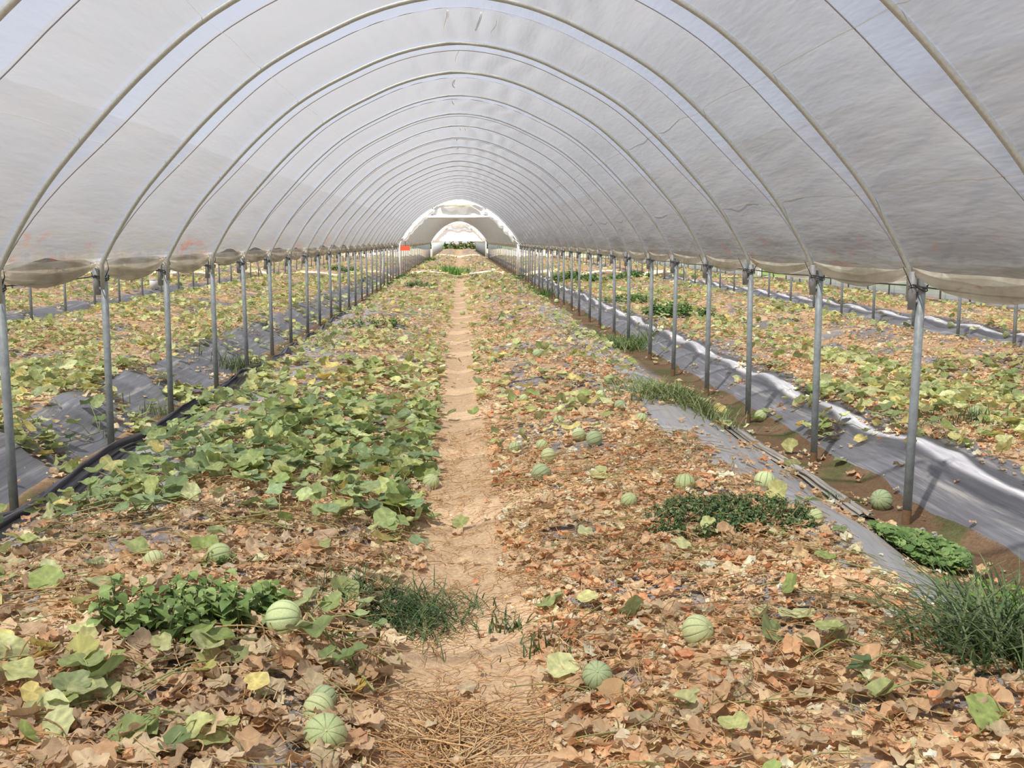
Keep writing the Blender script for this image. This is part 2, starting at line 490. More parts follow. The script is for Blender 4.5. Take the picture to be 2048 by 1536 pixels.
# ------------------------------------------------------------------ arch profile (measured on the near hoops)
PX = np.array([2.73, 2.65, 2.43, 2.20, 1.82, 1.48, 1.25, 1.0, .76, .46, 0])
PZ = np.array([1.57, 1.72, 2.06, 2.33, 2.72, 3.0, 3.14, 3.265, 3.375, 3.475, 3.54])
_full_x = np.concatenate([-PX, PX[:-1][::-1]]); _full_z = np.concatenate([PZ, PZ[:-1][::-1]])
def _spl():
    s = np.concatenate([[0], np.cumsum(np.hypot(np.diff(_full_x), np.diff(_full_z)))]); s /= s[-1]
    # Catmull-Rom through the points
    def ev(u):
        u = np.clip(u, 0, 1); i = np.clip(np.searchsorted(s, u, side='right') - 1, 0, len(s) - 2)
        h = (u - s[i]) / (s[i + 1] - s[i])
        outp = []
        for P in (_full_x, _full_z):
            d = np.gradient(P, s)
            p0, p1 = P[i], P[i + 1]; m0, m1 = d[i] * (s[i + 1] - s[i]), d[i + 1] * (s[i + 1] - s[i])
            outp.append((2 * h ** 3 - 3 * h ** 2 + 1) * p0 + (h ** 3 - 2 * h ** 2 + h) * m0 + (-2 * h ** 3 + 3 * h ** 2) * p1 + (h ** 3 - h ** 2) * m1)
        return outp
    return ev
prof = _spl()
def arch(u, xl, xr, sh=0.0):
    """arch point(s) for u in 0..1 between posts xl and xr, shifted sh along the outward normal"""
    x, z = prof(u); x1, z1 = prof(np.clip(u + .002, 0, 1)); x0, z0 = prof(np.clip(u - .002, 0, 1))
    tx, tz = x1 - x0, z1 - z0; l = np.hypot(tx, tz) + 1e-9
    nxn, nzn = -tz / l, tx / l
    k = (xr - xl) / 5.46
    return (xl + xr) / 2 + x * k + nxn * sh, z + nzn * sh

BAY = 1.84
Y0 = 6.45
def rope_off(u):
    h = np.sin(np.clip(u, 0, 1) * PI)
    return .10 + .40 * sstep(0, .55, h)

def tunnel_cover(xl, xr, ystart, nbay, label, nu=150, wrinkle=1.0, ny_=8, name='polytunnel_cover', group=None):
    u = np.linspace(0, 1, nu + 1)
    fr = np.concatenate([[0, .5, 1.0], 1 + np.arange(1, ny_ + 1) / ny_])        # 0..1 hoop->rope, 1..2 rope->next hoop
    V = []; cols = []; rows = 0
    for b in range(nbay):
        for q, f_ in enumerate(fr[:-1] if b < nbay - 1 else fr):
            ro = rope_off(u) / BAY
            p = np.where(f_ <= 1, ro * min(f_, 1), ro + (1 - ro) * (f_ - 1))
            y = ystart + (b + p) * BAY
            bulge = np.where(f_ <= 1, .004, .004 + .05 * np.sin(PI * max(0, f_ - 1)) ** .7)
            s = u * 7.4
            wk = (fnoise(s * 4.5, y * .8 + b * 7.3, 200, 2) - .5) * .022 + (vnoise(s * 1.3, y * .6, 210) - .5) * .05
            # diagonal drag folds low on the sides, gathers at the ridge
            side = np.abs(u - .5) * 2
            dg = np.sin((s * np.where(u < .5, 1, -1) * 5 + y * 5.0 + 6 * vnoise(s, y, 214))) * .006 * sstep(.3, .8, side)
            gather = np.abs(np.sin(s * 11 + 4 * vnoise(s * 1.2, y * 1.1, 215))) ** 3 * .034 * (1 - sstep(.10, .38, side))
            env = math.sin(PI * max(0, f_ - 1)) ** .5 if f_ > 1 else .0
            d = bulge + (wk + dg) * wrinkle * env - gather * wrinkle * (.35 + .65 * env)
            d = np.maximum(d, -.036)
            d = d + .022
            x, z = arch(u, xl, xr, d)
            z = z - .05 * env * (sstep(.93, 1.0, side))
            V.append(np.stack([x, y + 0 * x, z], -1)); rows += 1
    V = np.array(V)
    R = V.shape[0]; n = nu + 1
    ii = np.arange(R - 1)[:, None] * n + np.arange(nu)[None]
    Q = np.stack([ii, ii + n, ii + n + 1, ii + 1], -1).reshape(-1, 4)
    per = len(fr) - 1
    rr = np.arange(R - 1) % per
    mi = np.repeat(np.where(rr < 2, 1, 0), nu)
    root = link(name, np_mesh(name, V.reshape(-1, 3), Q, None, True, [M_FILM, M_BAND], mi))
    tag(root, label, 'plastic cover', group)
    # scalloped hems: gathered at every post, hanging slack between
    for side in (0, 1):
        hv = []
        st = 12
        for b in range(nbay):
            for q in range(st + (1 if b == nbay - 1 else 0)):
                p = q / st; y = ystart + (b + p) * BAY
                sag = math.sin(PI * p) ** .75 * (.10 + .05 * float(_hash(np.array([b]), np.array([side]), 77)[0]))
                bul = math.sin(PI * p) ** .6
                row = []
                x0, z0 = arch(np.array([0.0 if side == 0 else 1.0]), xl, xr, .022)
                x0 = float(x0[0]); z0 = float(z0[0])
                o = -1 if side == 0 else 1
                pin = 1 if side == 0 else -1
                #  (outward offset, drop) along the hanging pocket
                prof_h = [(.022, -.035, 0), (.022, .0, .12), (.03, .35, .35), (.035, .7, .7), (.02, .95, .95), (-.01, 1.0, 1.02), (-.045, .93, .95), (-.06, .74, .8), (-.045, .55, .6), (-.055, .40, .5)]
                for (ox, dz1, dz2) in prof_h:
                    dz = dz1 if ox >= 0 and dz1 < 0 else dz2
                    zz = z0 + .03 - (.045 + sag) * dz if dz1 >= 0 else z0 + .03
                    wob = .014 * (float(vnoise(np.array([y * 4.0]), np.array([dz2 * 5 + b * 9.1]), 230)[0]) - .5)
                    row.append((x0 + o * (ox * (.25 + .55 * bul) + .034 * bul * (1 if dz1 < .4 and ox > 0 else .7 if ox > 0 else .3)) + wob * (dz1 > .01), y, zz + wob))
                hv.append(row)
        hv = np.array(hv); Rn, n2 = hv.shape[:2]
        ii = np.arange(Rn - 1)[:, None] * n2 + np.arange(n2 - 1)[None]
        Qh = np.stack([ii, ii + 1, ii + n2 + 1, ii + n2], -1).reshape(-1, 4)
        h = link('hem', np_mesh('hem', hv.reshape(-1, 3), Qh, None, True, [M_HEM]), root)
        h['label'] = 'dirt stained scalloped hem of the plastic'
    return root

ROWS = [ROW0 + PITCH_X * k for k in range(-4, 4)]        # eight rows of posts
def gap(k):   # free slot over the gutter, left / right film edges of tunnel starting at row k
    return .05, .05
def name_row(k):
    n = k - 4
    return {-4: 'in the fifth row left of the path', -3: 'in the fourth row left of the path', -2: 'in the third row left of the path', -1: 'in the second row left of the path', 0: 'in the row just left of the path',
            1: 'in the row just right of the path', 2: 'in the second row right of the path', 3: 'in the row beside the side curtain'}[n]

def short_row(k):
    return ('row %s left' % ORDW[4 - k]) if k <= 4 else ('row %s right' % ORDW[k - 5])
ORDW = ['one', 'two', 'three', 'four', 'five']
cover_lab = {4: 'translucent white plastic over the middle tunnel with the footpath, sagging between its hoops',
             3: 'white plastic over the first tunnel left of the middle one', 5: 'white plastic over the first tunnel right of the middle one',
             2: 'white plastic over the second tunnel to the left', 1: 'white plastic over the third tunnel to the left', 0: 'white plastic over the outermost tunnel on the left',
             6: 'white plastic over the last tunnel on the right beside the curtain wall'}
for k in range(7):
    xl = ROWS[k] + (.03 if k <= 4 else .19); xr = ROWS[k + 1] - .04
    mid = k == 4
    tunnel_cover(xl, xr, Y0 - BAY * 5, 28, cover_lab[k] + ', near block', nu=150 if mid else 40, ny_=9 if mid else 4)
for k in (2, 3, 4, 5, 6):
    xl = ROWS[k] + .05; xr = ROWS[k + 1] - .06
    lab = {2: 'second tunnel left', 3: 'first tunnel left', 4: 'middle tunnel', 5: 'first tunnel right', 6: 'second tunnel right'}[k]
    tunnel_cover(xl, xr, 50.0, 29, 'far white plastic roof of the ' + lab + ' beyond the cross track', nu=60 if k == 4 else 24, ny_=3)
tunnel_cover(ROWS[4] + .05, ROWS[5] - .06, 110.0, 39, 'farthest plastic roof seen through the second arch of the middle tunnel', nu=32, ny_=2)

# ------------------------------------------------------------------ hoops, ropes, posts
ORD = 'first second third fourth fifth sixth seventh eighth ninth tenth eleventh twelfth thirteenth fourteenth fifteenth sixteenth seventeenth eighteenth nineteenth twentieth twenty-first twenty-second twenty-third twenty-fourth twenty-fifth twenty-sixth twenty-seventh twenty-eighth twenty-ninth thirtieth'.split()
XL, XR = ROWS[4] + .05, ROWS[5] - .04
def hoop_mesh(xl, xr, n=60, r=.018, seg=8):
    b = MB(); u = np.linspace(0, 1, n + 1); x, z = arch(u, xl, xr, 0)
    P = np.stack([x, 0 * x, z], -1)
    low = lambda q: np.array([P[q][0], 0, 1.38])
    P = np.concatenate([[low(0)], P, [low(-1)]])
    b.tube(P, r, seg)
    return b.mesh('roof_hoop', M_STEELB)
def rope_mesh(xl, xr, n=60, r=.004):
    b = MB(); u = np.linspace(0, 1, n + 1); x, z = arch(u, xl, xr, .020)
    b.tube(np.stack([x, rope_off(u), z], -1), r, 5)
    return b.mesh('tie_rope', M_ROPE)
hm, rm = hoop_mesh(XL, XR), rope_mesh(XL, XR); hthin = hoop_mesh(XL, XR, 48, .012, 6)
jj = 0
for i in range(-2, 24):
    y = Y0 + BAY * i
    if i >= -2:
        o = link('roof_hoop', hm if i < 4 else hthin, loc=(0, y, 0)); o.rotation_euler.z = 0
        # pipes bulge and lean a little from hoop to hoop
        o.scale.z = 1 + .006 * math.sin(i * 2.3); o.location.z = -(o.scale.z - 1) * 1.6
        where = {-2: 'seen only high in the picture corners', -1: 'cut off by the top edge'}.get(i, '')
        tag(o, 'galvanised pipe hoop of the middle tunnel, ' + (ORD[jj] + ' counted from the viewer') , 'roof hoop', 'roof hoops of the near middle tunnel')
        o2 = link('tie_rope', rm, loc=(0, y, o.location.z)); o2.scale.z = o.scale.z
        tag(o2, 'thin dark rope across the plastic just beyond the ' + ORD[jj] + ' roof hoop', 'rope', 'ropes over the near middle tunnel')
        jj += 1
COVER = [o for o in C.objects if o.get('label', '').startswith('translucent white plastic over the middle')][0]
us = np.linspace(0, 1, 2001); sx_, sz_ = arch(us, XL, XR, 0)
for (xq, lab_) in ((-2.17, 'pale crease running along the left slope'), (-1.45, 'faint crease high on the left slope'), (1.84, 'crease high on the right slope, its fold shadow tinted grey'), (2.47, 'crease low on the right slope, its fold shadow tinted grey')):
    uq = us[np.argmin(abs(sx_ - xq))]; b = MB(); P = []
    for i in range(-5, 23):
        for p_ in (0, .14, .27, .32, .42, .54, .66, .78, .90, .97):
            d_ = .018 if p_ < .29 else .018 + .046 * math.sin(PI * (p_ - .27) / .73) ** .7
            x_, z_ = arch(np.array([uq + .0012 * math.sin(i * 1.7 + p_ * 5)]), XL, XR, d_)
            P.append((float(x_[0]), Y0 + BAY * (i + p_), float(z_[0])))
    b.tube(P, .0028, 4); q_ = b.build('crease', M_HEM if xq > 0 else M_WHITEFILM, COVER); q_['label'] = lab_  # right creases take the greyer film, painting in the shadow of the fold
for (by_, p_, xq, l_) in ((1, .36, -.10, .45), (1, .40, .16, .42), (1, .55, .30, .3), (2, .35, .0, .45), (3, .4, -.04, .40), (4, .4, -.05, .4), (6, .35, .02, .4), (6, .4, .10, .35), (7, .3, -.03, .4), (8, .4, -.02, .4)):
    uq = us[np.argmin(abs(sx_ - xq))]; b = MB(); tq_ = np.linspace(0, 1, 9)
    x_, z_ = arch(uq + .003 * np.sin(tq_ * 3 + by_), XL, XR, .018 + .046 * np.sin(PI * np.clip((p_ + tq_ * l_ - .27) / .73, 0, 1)) ** .7)
    yy_ = Y0 + BAY * (by_ + p_ + tq_ * l_); dp = .003 + .020 * np.sin(PI * tq_)
    A_ = np.stack([x_, yy_, z_ + .004], -1); B_ = A_ - np.stack([.35 * dp, 0 * dp, dp], -1); C_ = A_ + np.array([.010, 0, 0])
    V_ = np.concatenate([A_, B_, C_]); i_ = np.arange(8)
    b.add(V_, np.concatenate([np.stack([i_, i_ + 1, i_ + 10, i_ + 9], -1), np.stack([i_ + 9, i_ + 10, i_ + 19, i_ + 18], -1)]))
    q_ = b.build('ridge_pleat', M_HEM, COVER); q_['label'] = 'short dark hanging pleat at the ridge'
hm2 = hoop_mesh(XL + .03, XR, 24, .03, 5)
for i in range(0, 30):
    o = link('roof_hoop', hm2, loc=(0, 50.0 + BAY * i, 0))
    tag(o, 'distant pipe hoop of the middle tunnel beyond the cross track, ' + ORD[i] + ' from that end', 'roof hoop', 'roof hoops of the far middle tunnel')

# a post: pipe, rusty foot, socket for the neighbour's hoop, tie wire
def post_proto():
    root = empty('support_post')
    b = MB(); b.tube([(0, 0, -.05), (0, 0, .7), (0, 0, 1.52)], .027, 12); b.build('pipe', M_STEEL, root)
    b = MB(); b.tube([(0, 0, 0), (0, 0, .09)], .0285, 12, cap=False); f = b.build('rusty_foot', M_RUST, root); f['label'] = 'rust brown foot of the post'
    b = MB()
    a = .024
    P = [(-.054, 0, 1.33), (-.054, 0, 1.56)]
    b.tube(P, .024, 10); so = b.build('hoop_socket', M_SLEEVE, root)
    for zc in (1.45, 1.38):
        b = MB(); b.box((-.028, 0, zc), (.03, .03, .02)); b.build('clamp', M_SLEEVE, so)
    b = MB()
    for zc, rr in ((1.47, .034), (1.455, .035)):
        an = np.linspace(0, 2 * PI, 17)
        b.tube(np.stack([-.02 + .056 * np.cos(an), .034 * np.sin(an), zc + .012 * np.sin(an * 2)], -1), .004, 5, cap=False)
    b.tube([(.02, -.03, 1.47), (.05, -.04, 1.53), (.035, -.03, 1.60), (.0, -.02, 1.585)], .004, 5)
    b.tube([(-.07, -.03, 1.46), (-.10, -.02, 1.53), (-.12, 0, 1.585)], .003, 5)
    b.build('tie_wire', M_WIRE, root)
    return root
proto = post_proto()
far_b = MB(); far_b.tube([(0, 0, -.05), (0, 0, 1.56)], .027, 6); far_me = far_b.mesh('support_post', M_STEEL)
first = True; npost = 0
POSTS = []
for r_, X in enumerate(ROWS):
    idx = 0
    for i in range(-1, 24):
        y = Y0 + BAY * i
        v, D, u_, v_ = in_view(np.array([X]), np.array([y]), np.array([.8]), 40)
        if not v[0]: continue
        z = gz(X, y)
        if D[0] < 30 or r_ in (4, 5):
            o = proto if first else copy_tree(proto)
            first = False
        else:
            o = link('support_post', far_me)
        jx = .012 * math.sin(i * 3.1 + r_); jy = (.14 if r_ == 4 else -.05 if r_ == 5 else 0) + .02 * math.sin(i * 1.7 + r_ * 2)
        o.location = (X + jx, y + jy, 0)
        o.rotation_euler = (.008 * math.sin(i * 2.1 + r_), .010 * math.sin(i * 1.3 + r_ * 3) + (.012 if (r_, i) == (5, 0) else 0), 0)
        tag(o, 'grey steel post ' + name_row(r_) + ', ' + ORD[idx] + ' from the viewer', 'post', 'steel posts ' + name_row(r_))
        idx += 1; npost += 1
fb = MB()
for r_, X in enumerate(ROWS):
    for i in range(0, 30):
        y = 50.0 + BAY * i
        if npost < 292 and (r_ in (4, 5) or (i < 16 and r_ > 1)):
            o = link('support_post', far_me, loc=(X, y, 0))
            tag(o, 'far post beyond the cross track, ' + short_row(r_) + ', ' + ORD[i] + ' there', 'post', 'posts beyond the cross track ' + name_row(r_))
            npost += 1
        else:
            fb.tube([(X, y, -.05), (X, y, 1.56)], .027, 5)
for X in ROWS[3:7]:
    for i in range(0, 39):
        fb.tube([(X, 110 + BAY * i, -.05), (X, 110 + BAY * i, 1.56)], .03, 5)
tag(fb.build('distant_posts', M_STEEL), 'dense ranks of hair-thin posts in the most distant tunnel blocks', 'posts', kind='stuff')

# wires strung from post to post
for r_, X in enumerate(ROWS):
    if r_ < 3: continue
    b = MB(); P = []
    for i in range(-5, 24):
        y = Y0 + BAY * i
        P += [(X - .03, y, 1.475), (X - .03, y + BAY * .5, 1.462)]
    b.tube(P, .0045, 5)
    tag(b.build('support_wire', M_WIRE), 'thin dark wire strung along the post tops ' + name_row(r_), 'wire')

# ------------------------------------------------------------------ gable ends of the tunnel blocks behind
def gable(Y, zlow, name, label, rail=True):
    root = empty(name, (0, Y, 0)); tag(root, label, 'tunnel end')
    xl, xr = ROWS[4] + .02, ROWS[5] - .06; cx = (xl + xr) / 2
    b = MB(); u = np.linspace(0, 1, 41); x, z = arch(u, xl, xr, .0)
    b.tube(np.concatenate([[(xl, 0, 0)], np.stack([x, 0 * x, z], -1), [(xr, 0, 0)]]), .045, 8); b.build('end_frame', M_WHITE, root)
    # bunched plastic lashed along the hoop
    for a0, a1 in ((.03, .33), (.67, .97)):
        b = MB(); uu = np.linspace(a0, a1, 26); x, z = arch(uu, xl, xr, -.10)
        wob = .03 * np.sin(uu * 90)
        b.tube(np.stack([x + wob * .4, 0 * x - .06, z + wob], -1), .06 + .075 * np.sin((uu - a0) / (a1 - a0) * PI) ** .5 + .018 * np.sin(uu * 130), 9); b.build('gathered_plastic', M_WHITEFILM, root)
    # panel above the rail
    uu = np.linspace(.02, .98, 61); x, z = arch(uu, xl, xr, -.05)
    keep = z > zlow; x = x[keep]; z = z[keep]
    rows = []
    for f_ in np.linspace(0, 1, 9):
        zz = zlow + (z - zlow) * f_
        rows.append(np.stack([x, .02 + .03 * np.sin(x * 5 + f_ * 4), zz], -1))
    V = np.array(rows); n = len(x)
    ii = np.arange(8)[:, None] * n + np.arange(n - 1)[None]
    Qg = np.stack([ii, ii + 1, ii + n + 1, ii + n], -1).reshape(-1, 4)
    link('gable_panel', np_mesh('gable_panel', V.reshape(-1, 3), Qg, None, True, [M_WHITEFILM]), root)
    # slack fold at the ridge
    b = MB(); uu = np.linspace(.37, .63, 25); x, z = arch(uu, xl, xr, -.03)
    top = np.stack([x, 0 * x - .05, z], -1)
    hang = np.stack([x, 0 * x - .16 - .05 * np.sin(x * 9), np.minimum(z, 3.40 - .16 * np.cos((x - cx) / .95 * PI / 2) ** 1.0)], -1)
    mid_ = (top + hang) / 2 + np.array([0, -.09, 0])
    V = np.array([top, mid_, hang, hang + np.array([0, .08, .07])]); n = len(x)
    ii = np.arange(3)[:, None] * n + np.arange(n - 1)[None]
    Qg = np.stack([ii, ii + 1, ii + n + 1, ii + n], -1).reshape(-1, 4)
    f = link('ridge_fold', np_mesh('ridge_fold', V.reshape(-1, 3), Qg, None, True, [M_WHITEFILM, M_CREAM], np.repeat([0, 1, 1], n - 1)), root); f['label'] = 'cream fold of slack plastic under the ridge'
    zr = 2.80
    ur = np.linspace(0, .5, 400); xx_, zz_ = arch(ur, xl, xr, 0); hx = abs(xx_[np.argmin(abs(zz_ - zr))] - cx)
    b = MB(); b.tube([(cx - hx, -.05, zr), (cx, -.05, zr - .01), (cx + hx, -.05, zr)], .075 if rail else .04, 9); b.build('cross_rail', M_WHITE if rail else M_SLEEVE, root)
    b = MB()
    for s_ in (-1, 1):
        b.tube([(cx + s_ * 1.0, -.08, 3.38), (cx + s_ * 2.72, -.10, 1.66)], .014, 5)
        b.tube([(cx + s_ * 1.22, -.05, 3.30), (cx + s_ * 1.22, -.05, 2.8)], .012, 5)
    b.build('brace_wire', M_WIRE, root)
    return root
gable(50.0, 2.80, 'tunnel_gable', 'white arched end frame with rolled plastic and a cross rail at the second tunnel block')
gable(110.0, 1.62, 'tunnel_gable', 'small distant white arched end closed by plastic, seen through the nearer end frame', rail=False)

# white end braces at the cross track
def pole(name, p, q, r, mat, label, cat, group=None):
    b = MB(); p = np.array(p, float); q = np.array(q, float)
    b.tube([(0, 0, 0), tuple((q - p) / 2), tuple(q - p)], r, 8)
    return tag(b.build(name, mat, loc=tuple(p)), label, cat, group)
pole('brace_pole', (-2.75, 44.9, .0), (-2.66, 43.4, 1.5), .035, M_WHITE, 'white slanting brace pole at the near block end, left of the path', 'pole')
pole('brace_pole', (-2.98, 42.2, .0), (-2.90, 41.9, 1.1), .045, M_WHITE, 'short white leaning pole left of the left post row near the cross track', 'pole')
pole('brace_pole', (2.95, 44.9, .0), (2.84, 43.3, 1.5), .035, M_WHITE, 'white slanting brace pole at the near block end, right of the path', 'pole')
pole('brace_pole', (3.08, 41.0, .0), (2.98, 40.6, 1.25), .045, M_WHITE, 'upright white pole just right of the right post row before the cross track', 'pole')
pole('brace_pole', (3.3, 38.6, .0), (3.16, 38.4, 1.1), .04, M_WHITE, 'slightly leaning white pole right of the right post row', 'pole')
pole('brace_pole', (8.55, 44.9, .0), (8.3, 43.2, 1.5), .035, M_WHITE, 'white slanting brace pole ending the second post row on the right', 'pole')
pole('brace_pole', (8.9, 41.5, .0), (8.45, 41.2, 1.35), .04, M_WHITE, 'white leaning brace pole near the end of the second right post row', 'pole')
pole('brace_pole', (13.6, 43.6, .0), (13.62, 43.5, 1.6), .06, M_WHITE, 'stout white end pole beside the curtain wall gap', 'pole')
pole('brace_pole', (-8.0, 44.9, .0), (-8.2, 43.2, 1.5), .035, M_WHITE, 'white slanting brace pole ending the second post row on the left', 'pole')

# side curtain beyond the last right row
def curtain(y0, y1, label, n):
    ysn = np.linspace(y0, y1, n); zz = np.linspace(0, 1.75, 7)
    V = np.array([[(14.15 + .05 * math.sin(y * 3.4) * (1 - z / 2) + .04 * float(vnoise(np.array([y * 2]), np.array([z * 2]), 3)[0]), y, z + .04) for y in ysn] for z in zz])
    ii = np.arange(6)[:, None] * n + np.arange(n - 1)[None]
    Qc = np.stack([ii, ii + 1, ii + n + 1, ii + n], -1).reshape(-1, 4)
    o = link('wall_right', np_mesh('wall_right', V.reshape(-1, 3), Qc, None, True, [M_CURTAIN]))
    tag(o, label, 'side curtain', kind='structure')
curtain(8, 46.0, 'grey white plastic side curtain hung to the ground beyond the last post row', 150)
curtain(49.8, 104, 'distant stretch of white plastic side curtain beyond its gap', 120)

# ------------------------------------------------------------------ mulch sheets and folded film
def strip(name, x0f, x1f, y0, y1, mat, label, n=7, step=.07, lift=.010):
    ysn = np.arange(y0, y1, step)
    V = []
    for f_ in np.linspace(0, 1, n):
        x = x0f(ysn) * (1 - f_) + x1f(ysn) * f_
        z = ground_z(x, ysn) + lift + (-.03 if f_ in (0.0, 1.0) else 0)
        V.append(np.stack([x, ysn, z], -1))
    V = np.array(V); m = len(ysn)
    ii = np.arange(n - 1)[:, None] * m + np.arange(m - 1)[None]
    Qs = np.stack([ii + m, ii + m + 1, ii + 1, ii], -1).reshape(-1, 4)
    return tag(link(name, np_mesh(name, V.reshape(-1, 3), Qs, None, True, [mat])), label, 'mulch film')
wv = lambda s, a, fq: (lambda y: a * (fnoise(y * fq, y * 0 + s, 300 + s) - .5) * 2)
R5 = ROWS[5]; R6 = ROWS[6]; R4 = ROWS[4]
strip('mulch_sheet', lambda y: R5 + .14 + wv(1, .05, 1.2)(y), lambda y: R5 + .82 + wv(2, .12, .8)(y), 2, 46, M_MULCH, 'dark grey mulch film on the slope right of the right post row', 10)
strip('mulch_sheet', lambda y: R6 + .14 + wv(3, .05, 1.2)(y), lambda y: R6 + .80 + wv(4, .12, .8)(y), 8, 46, M_MULCH, 'grey mulch film strip beside the second post row on the right', 9, .14)
strip('mulch_sheet', lambda y: 1.62 + wv(5, .18, .7)(y), lambda y: 2.43 + wv(6, .04, 1.0)(y), 1.8, 24, M_MULCHL, 'light grey dusty mulch film over the right shoulder of the middle beds', 12)
strip('mulch_sheet', lambda y: -2.44 + wv(7, .03, 1.0)(y), lambda y: -1.62 + wv(8, .16, .8)(y), 2.5, 24, M_MULCHL, 'light grey mulch film under leaves on the left shoulder of the middle beds', 10)
strip('mulch_sheet', lambda y: R4 - 1.0 + wv(9, .22, .7)(y), lambda y: R4 - .22 + wv(10, .05, 1.0)(y), 4, 46, M_MULCH, 'grey mulch film in lobes on the slope left of the left post row', 11)
strip('mulch_sheet', lambda y: ROWS[3] - .9 + wv(12, .22, .7)(y), lambda y: ROWS[3] - .22 + wv(13, .05, 1.0)(y), 12, 46, M_MULCH, 'grey mulch film by the second post row on the left', 9, .14)

def fold(name, xc, y0, y1, width, height, mat, label, seed, nf=4):
    ysn = np.arange(y0, y1, .06); n = nf * 6 + 1
    q = np.linspace(0, 1, n); V = []
    for y in ysn:
        x0 = float(xc(np.array([y]))[0]); w = width * (.75 + .6 * float(vnoise(np.array([y * .5]), np.array([seed]), 41)[0]))
        ph = 3 * float(vnoise(np.array([y * .7]), np.array([seed + 3.]), 42)[0])
        zz = np.abs(np.sin(q * nf * PI + ph * .6)) * height * (.4 + .8 * vnoise(q * 6, y * .9 + 0 * q, seed + 44)) * np.sin(np.clip(q, .02, .98) * PI) ** .5
        xx = x0 + (q - .5) * w + .03 * np.sin(q * nf * 2 * PI + ph)
        gzv = ground_z(xx, np.full(n, y))
        V.append(np.stack([xx, np.full(n, y), gzv * .5 + gzv.max() * .5 * 1 + zz * 1 + .004 - .03 * (np.abs(q - .5) > .49)], -1))
    V = np.array(V); m = len(ysn)
    ii = np.arange(m - 1)[:, None] * n + np.arange(n - 1)[None]
    Qs = np.stack([ii, ii + 1, ii + n + 1, ii + n], -1).reshape(-1, 4)
    return tag(link(name, np_mesh(name, V.reshape(-1, 3), Qs, None, True, [mat])), label, 'folded film')
fold('folded_film', lambda y: -2.42 + .07 * np.sin(y * .55 + 1.0), 2.6, 12.6, .38, .12, M_FOLD, 'black plastic film crumpled into long folds along the left gutter', 2, 4)
fold('folded_film', lambda y: -2.40 + .05 * np.sin(y * .5), 12.7, 30, .24, .07, M_FOLD, 'farther stretch of folded black film left of the middle beds', 5, 3)
fold('folded_film', lambda y: 2.50 + .03 * np.sin(y * 1.1), 6.45, 9.6, .17, .035, M_FOLDL, 'pale creased film edge lying in the right gutter', 8, 3)

# ------------------------------------------------------------------ leaves
def leaf_topology(R, S):
    T = [[0, 1 + s, 1 + (s + 1) % S] for s in range(S)]
    for r in range(R - 1):
        for s in range(S):
            a = 1 + r * S + s; b = 1 + r * S + (s + 1) % S; T += [[a, a + S, b + S], [a, b + S, b]]
    return np.array(T)

def leaf_variant(R, S, dry, g):
    a = np.arange(S) / S * 2 * PI
    lobes = 1 - (.05 if dry else .10) * (1 - np.cos(5 * a)) * .5 - .45 * np.exp(-((np.minimum(a, 2 * PI - a)) / .32) ** 2)
    edge = lobes * (1 + g.uniform(-.08, .08, S) * (1.5 if dry else 1))
    V = [(0, 0, 0)]; sh = [1.15]
    if dry:
        nz = g.uniform(-.16, .16, S); nz = (nz + np.roll(nz, 1) + np.roll(nz, -1)) / 1.9; edge = lobes * (1 + nz + .10 * np.sin(2 * a + g.uniform(0, 6)))
    ph = g.uniform(0, 6.28, 4); cup = g.uniform(-.1, .45) if not dry else g.uniform(-.5, .9)
    fa = g.uniform(0, PI); fold_ = g.uniform(0, .5) if not dry else g.uniform(.1, .75)
    ru = .10 if not dry else .26
    sx = g.uniform(.9, 1.1) if not dry else g.uniform(.45, 1.0)
    for r in range(1, R + 1):
        rho = r / R
        for s in range(S):
            e = edge[s] if r == R else (edge[s] * .5 + .5 * lobes[s])
            x = math.cos(a[s]) * rho * e; y = math.sin(a[s]) * rho * e * sx
            z = cup * rho * rho * .5 + ru * rho ** 2 * math.sin(3 * a[s] + ph[0]) + ru * .6 * rho ** 2 * math.sin(5 * a[s] + ph[1])
            d = x * math.sin(fa) - y * math.cos(fa)
            z += fold_ * abs(d) * .8
            if dry:
                x *= 1 - .25 * abs(d); z += g.uniform(-.06, .06) + .16 * rho * rho * math.sin(7 * a[s] + ph[2]) + .10 * math.sin(x * 5 + ph[3]) ; x += g.uniform(-.04, .04); y += g.uniform(-.04, .04)
            else:
                z += g.uniform(-.03, .03)
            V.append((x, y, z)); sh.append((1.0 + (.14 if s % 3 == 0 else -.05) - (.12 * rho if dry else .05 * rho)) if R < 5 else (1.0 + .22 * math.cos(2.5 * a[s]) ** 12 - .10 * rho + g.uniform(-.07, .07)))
    V = np.array(V)
    if dry: V[:, 2] *= .58
    V[:, 2] -= V[:, 2].min() * .6
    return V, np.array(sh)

class LeafSet:
    def __init__(self, R, S, dry, n, seed):
        g = np.random.default_rng(seed)
        self.T = leaf_topology(R, S)
        vs = [leaf_variant(R, S, dry, g) for _ in range(n)]
        self.V = np.array([v[0] for v in vs]); self.S = np.array([v[1] for v in vs]); self.n = n
LS = {('d', 0): LeafSet(3, 14, True, 48, 1), ('d', 1): LeafSet(2, 8, True, 30, 2), ('d', 2): LeafSet(1, 6, True, 24, 3),
      ('g', 0): LeafSet(3, 20, False, 30, 4), ('g', 1): LeafSet(2, 10, False, 24, 5), ('g', 2): LeafSet(1, 7, False, 20, 6)}

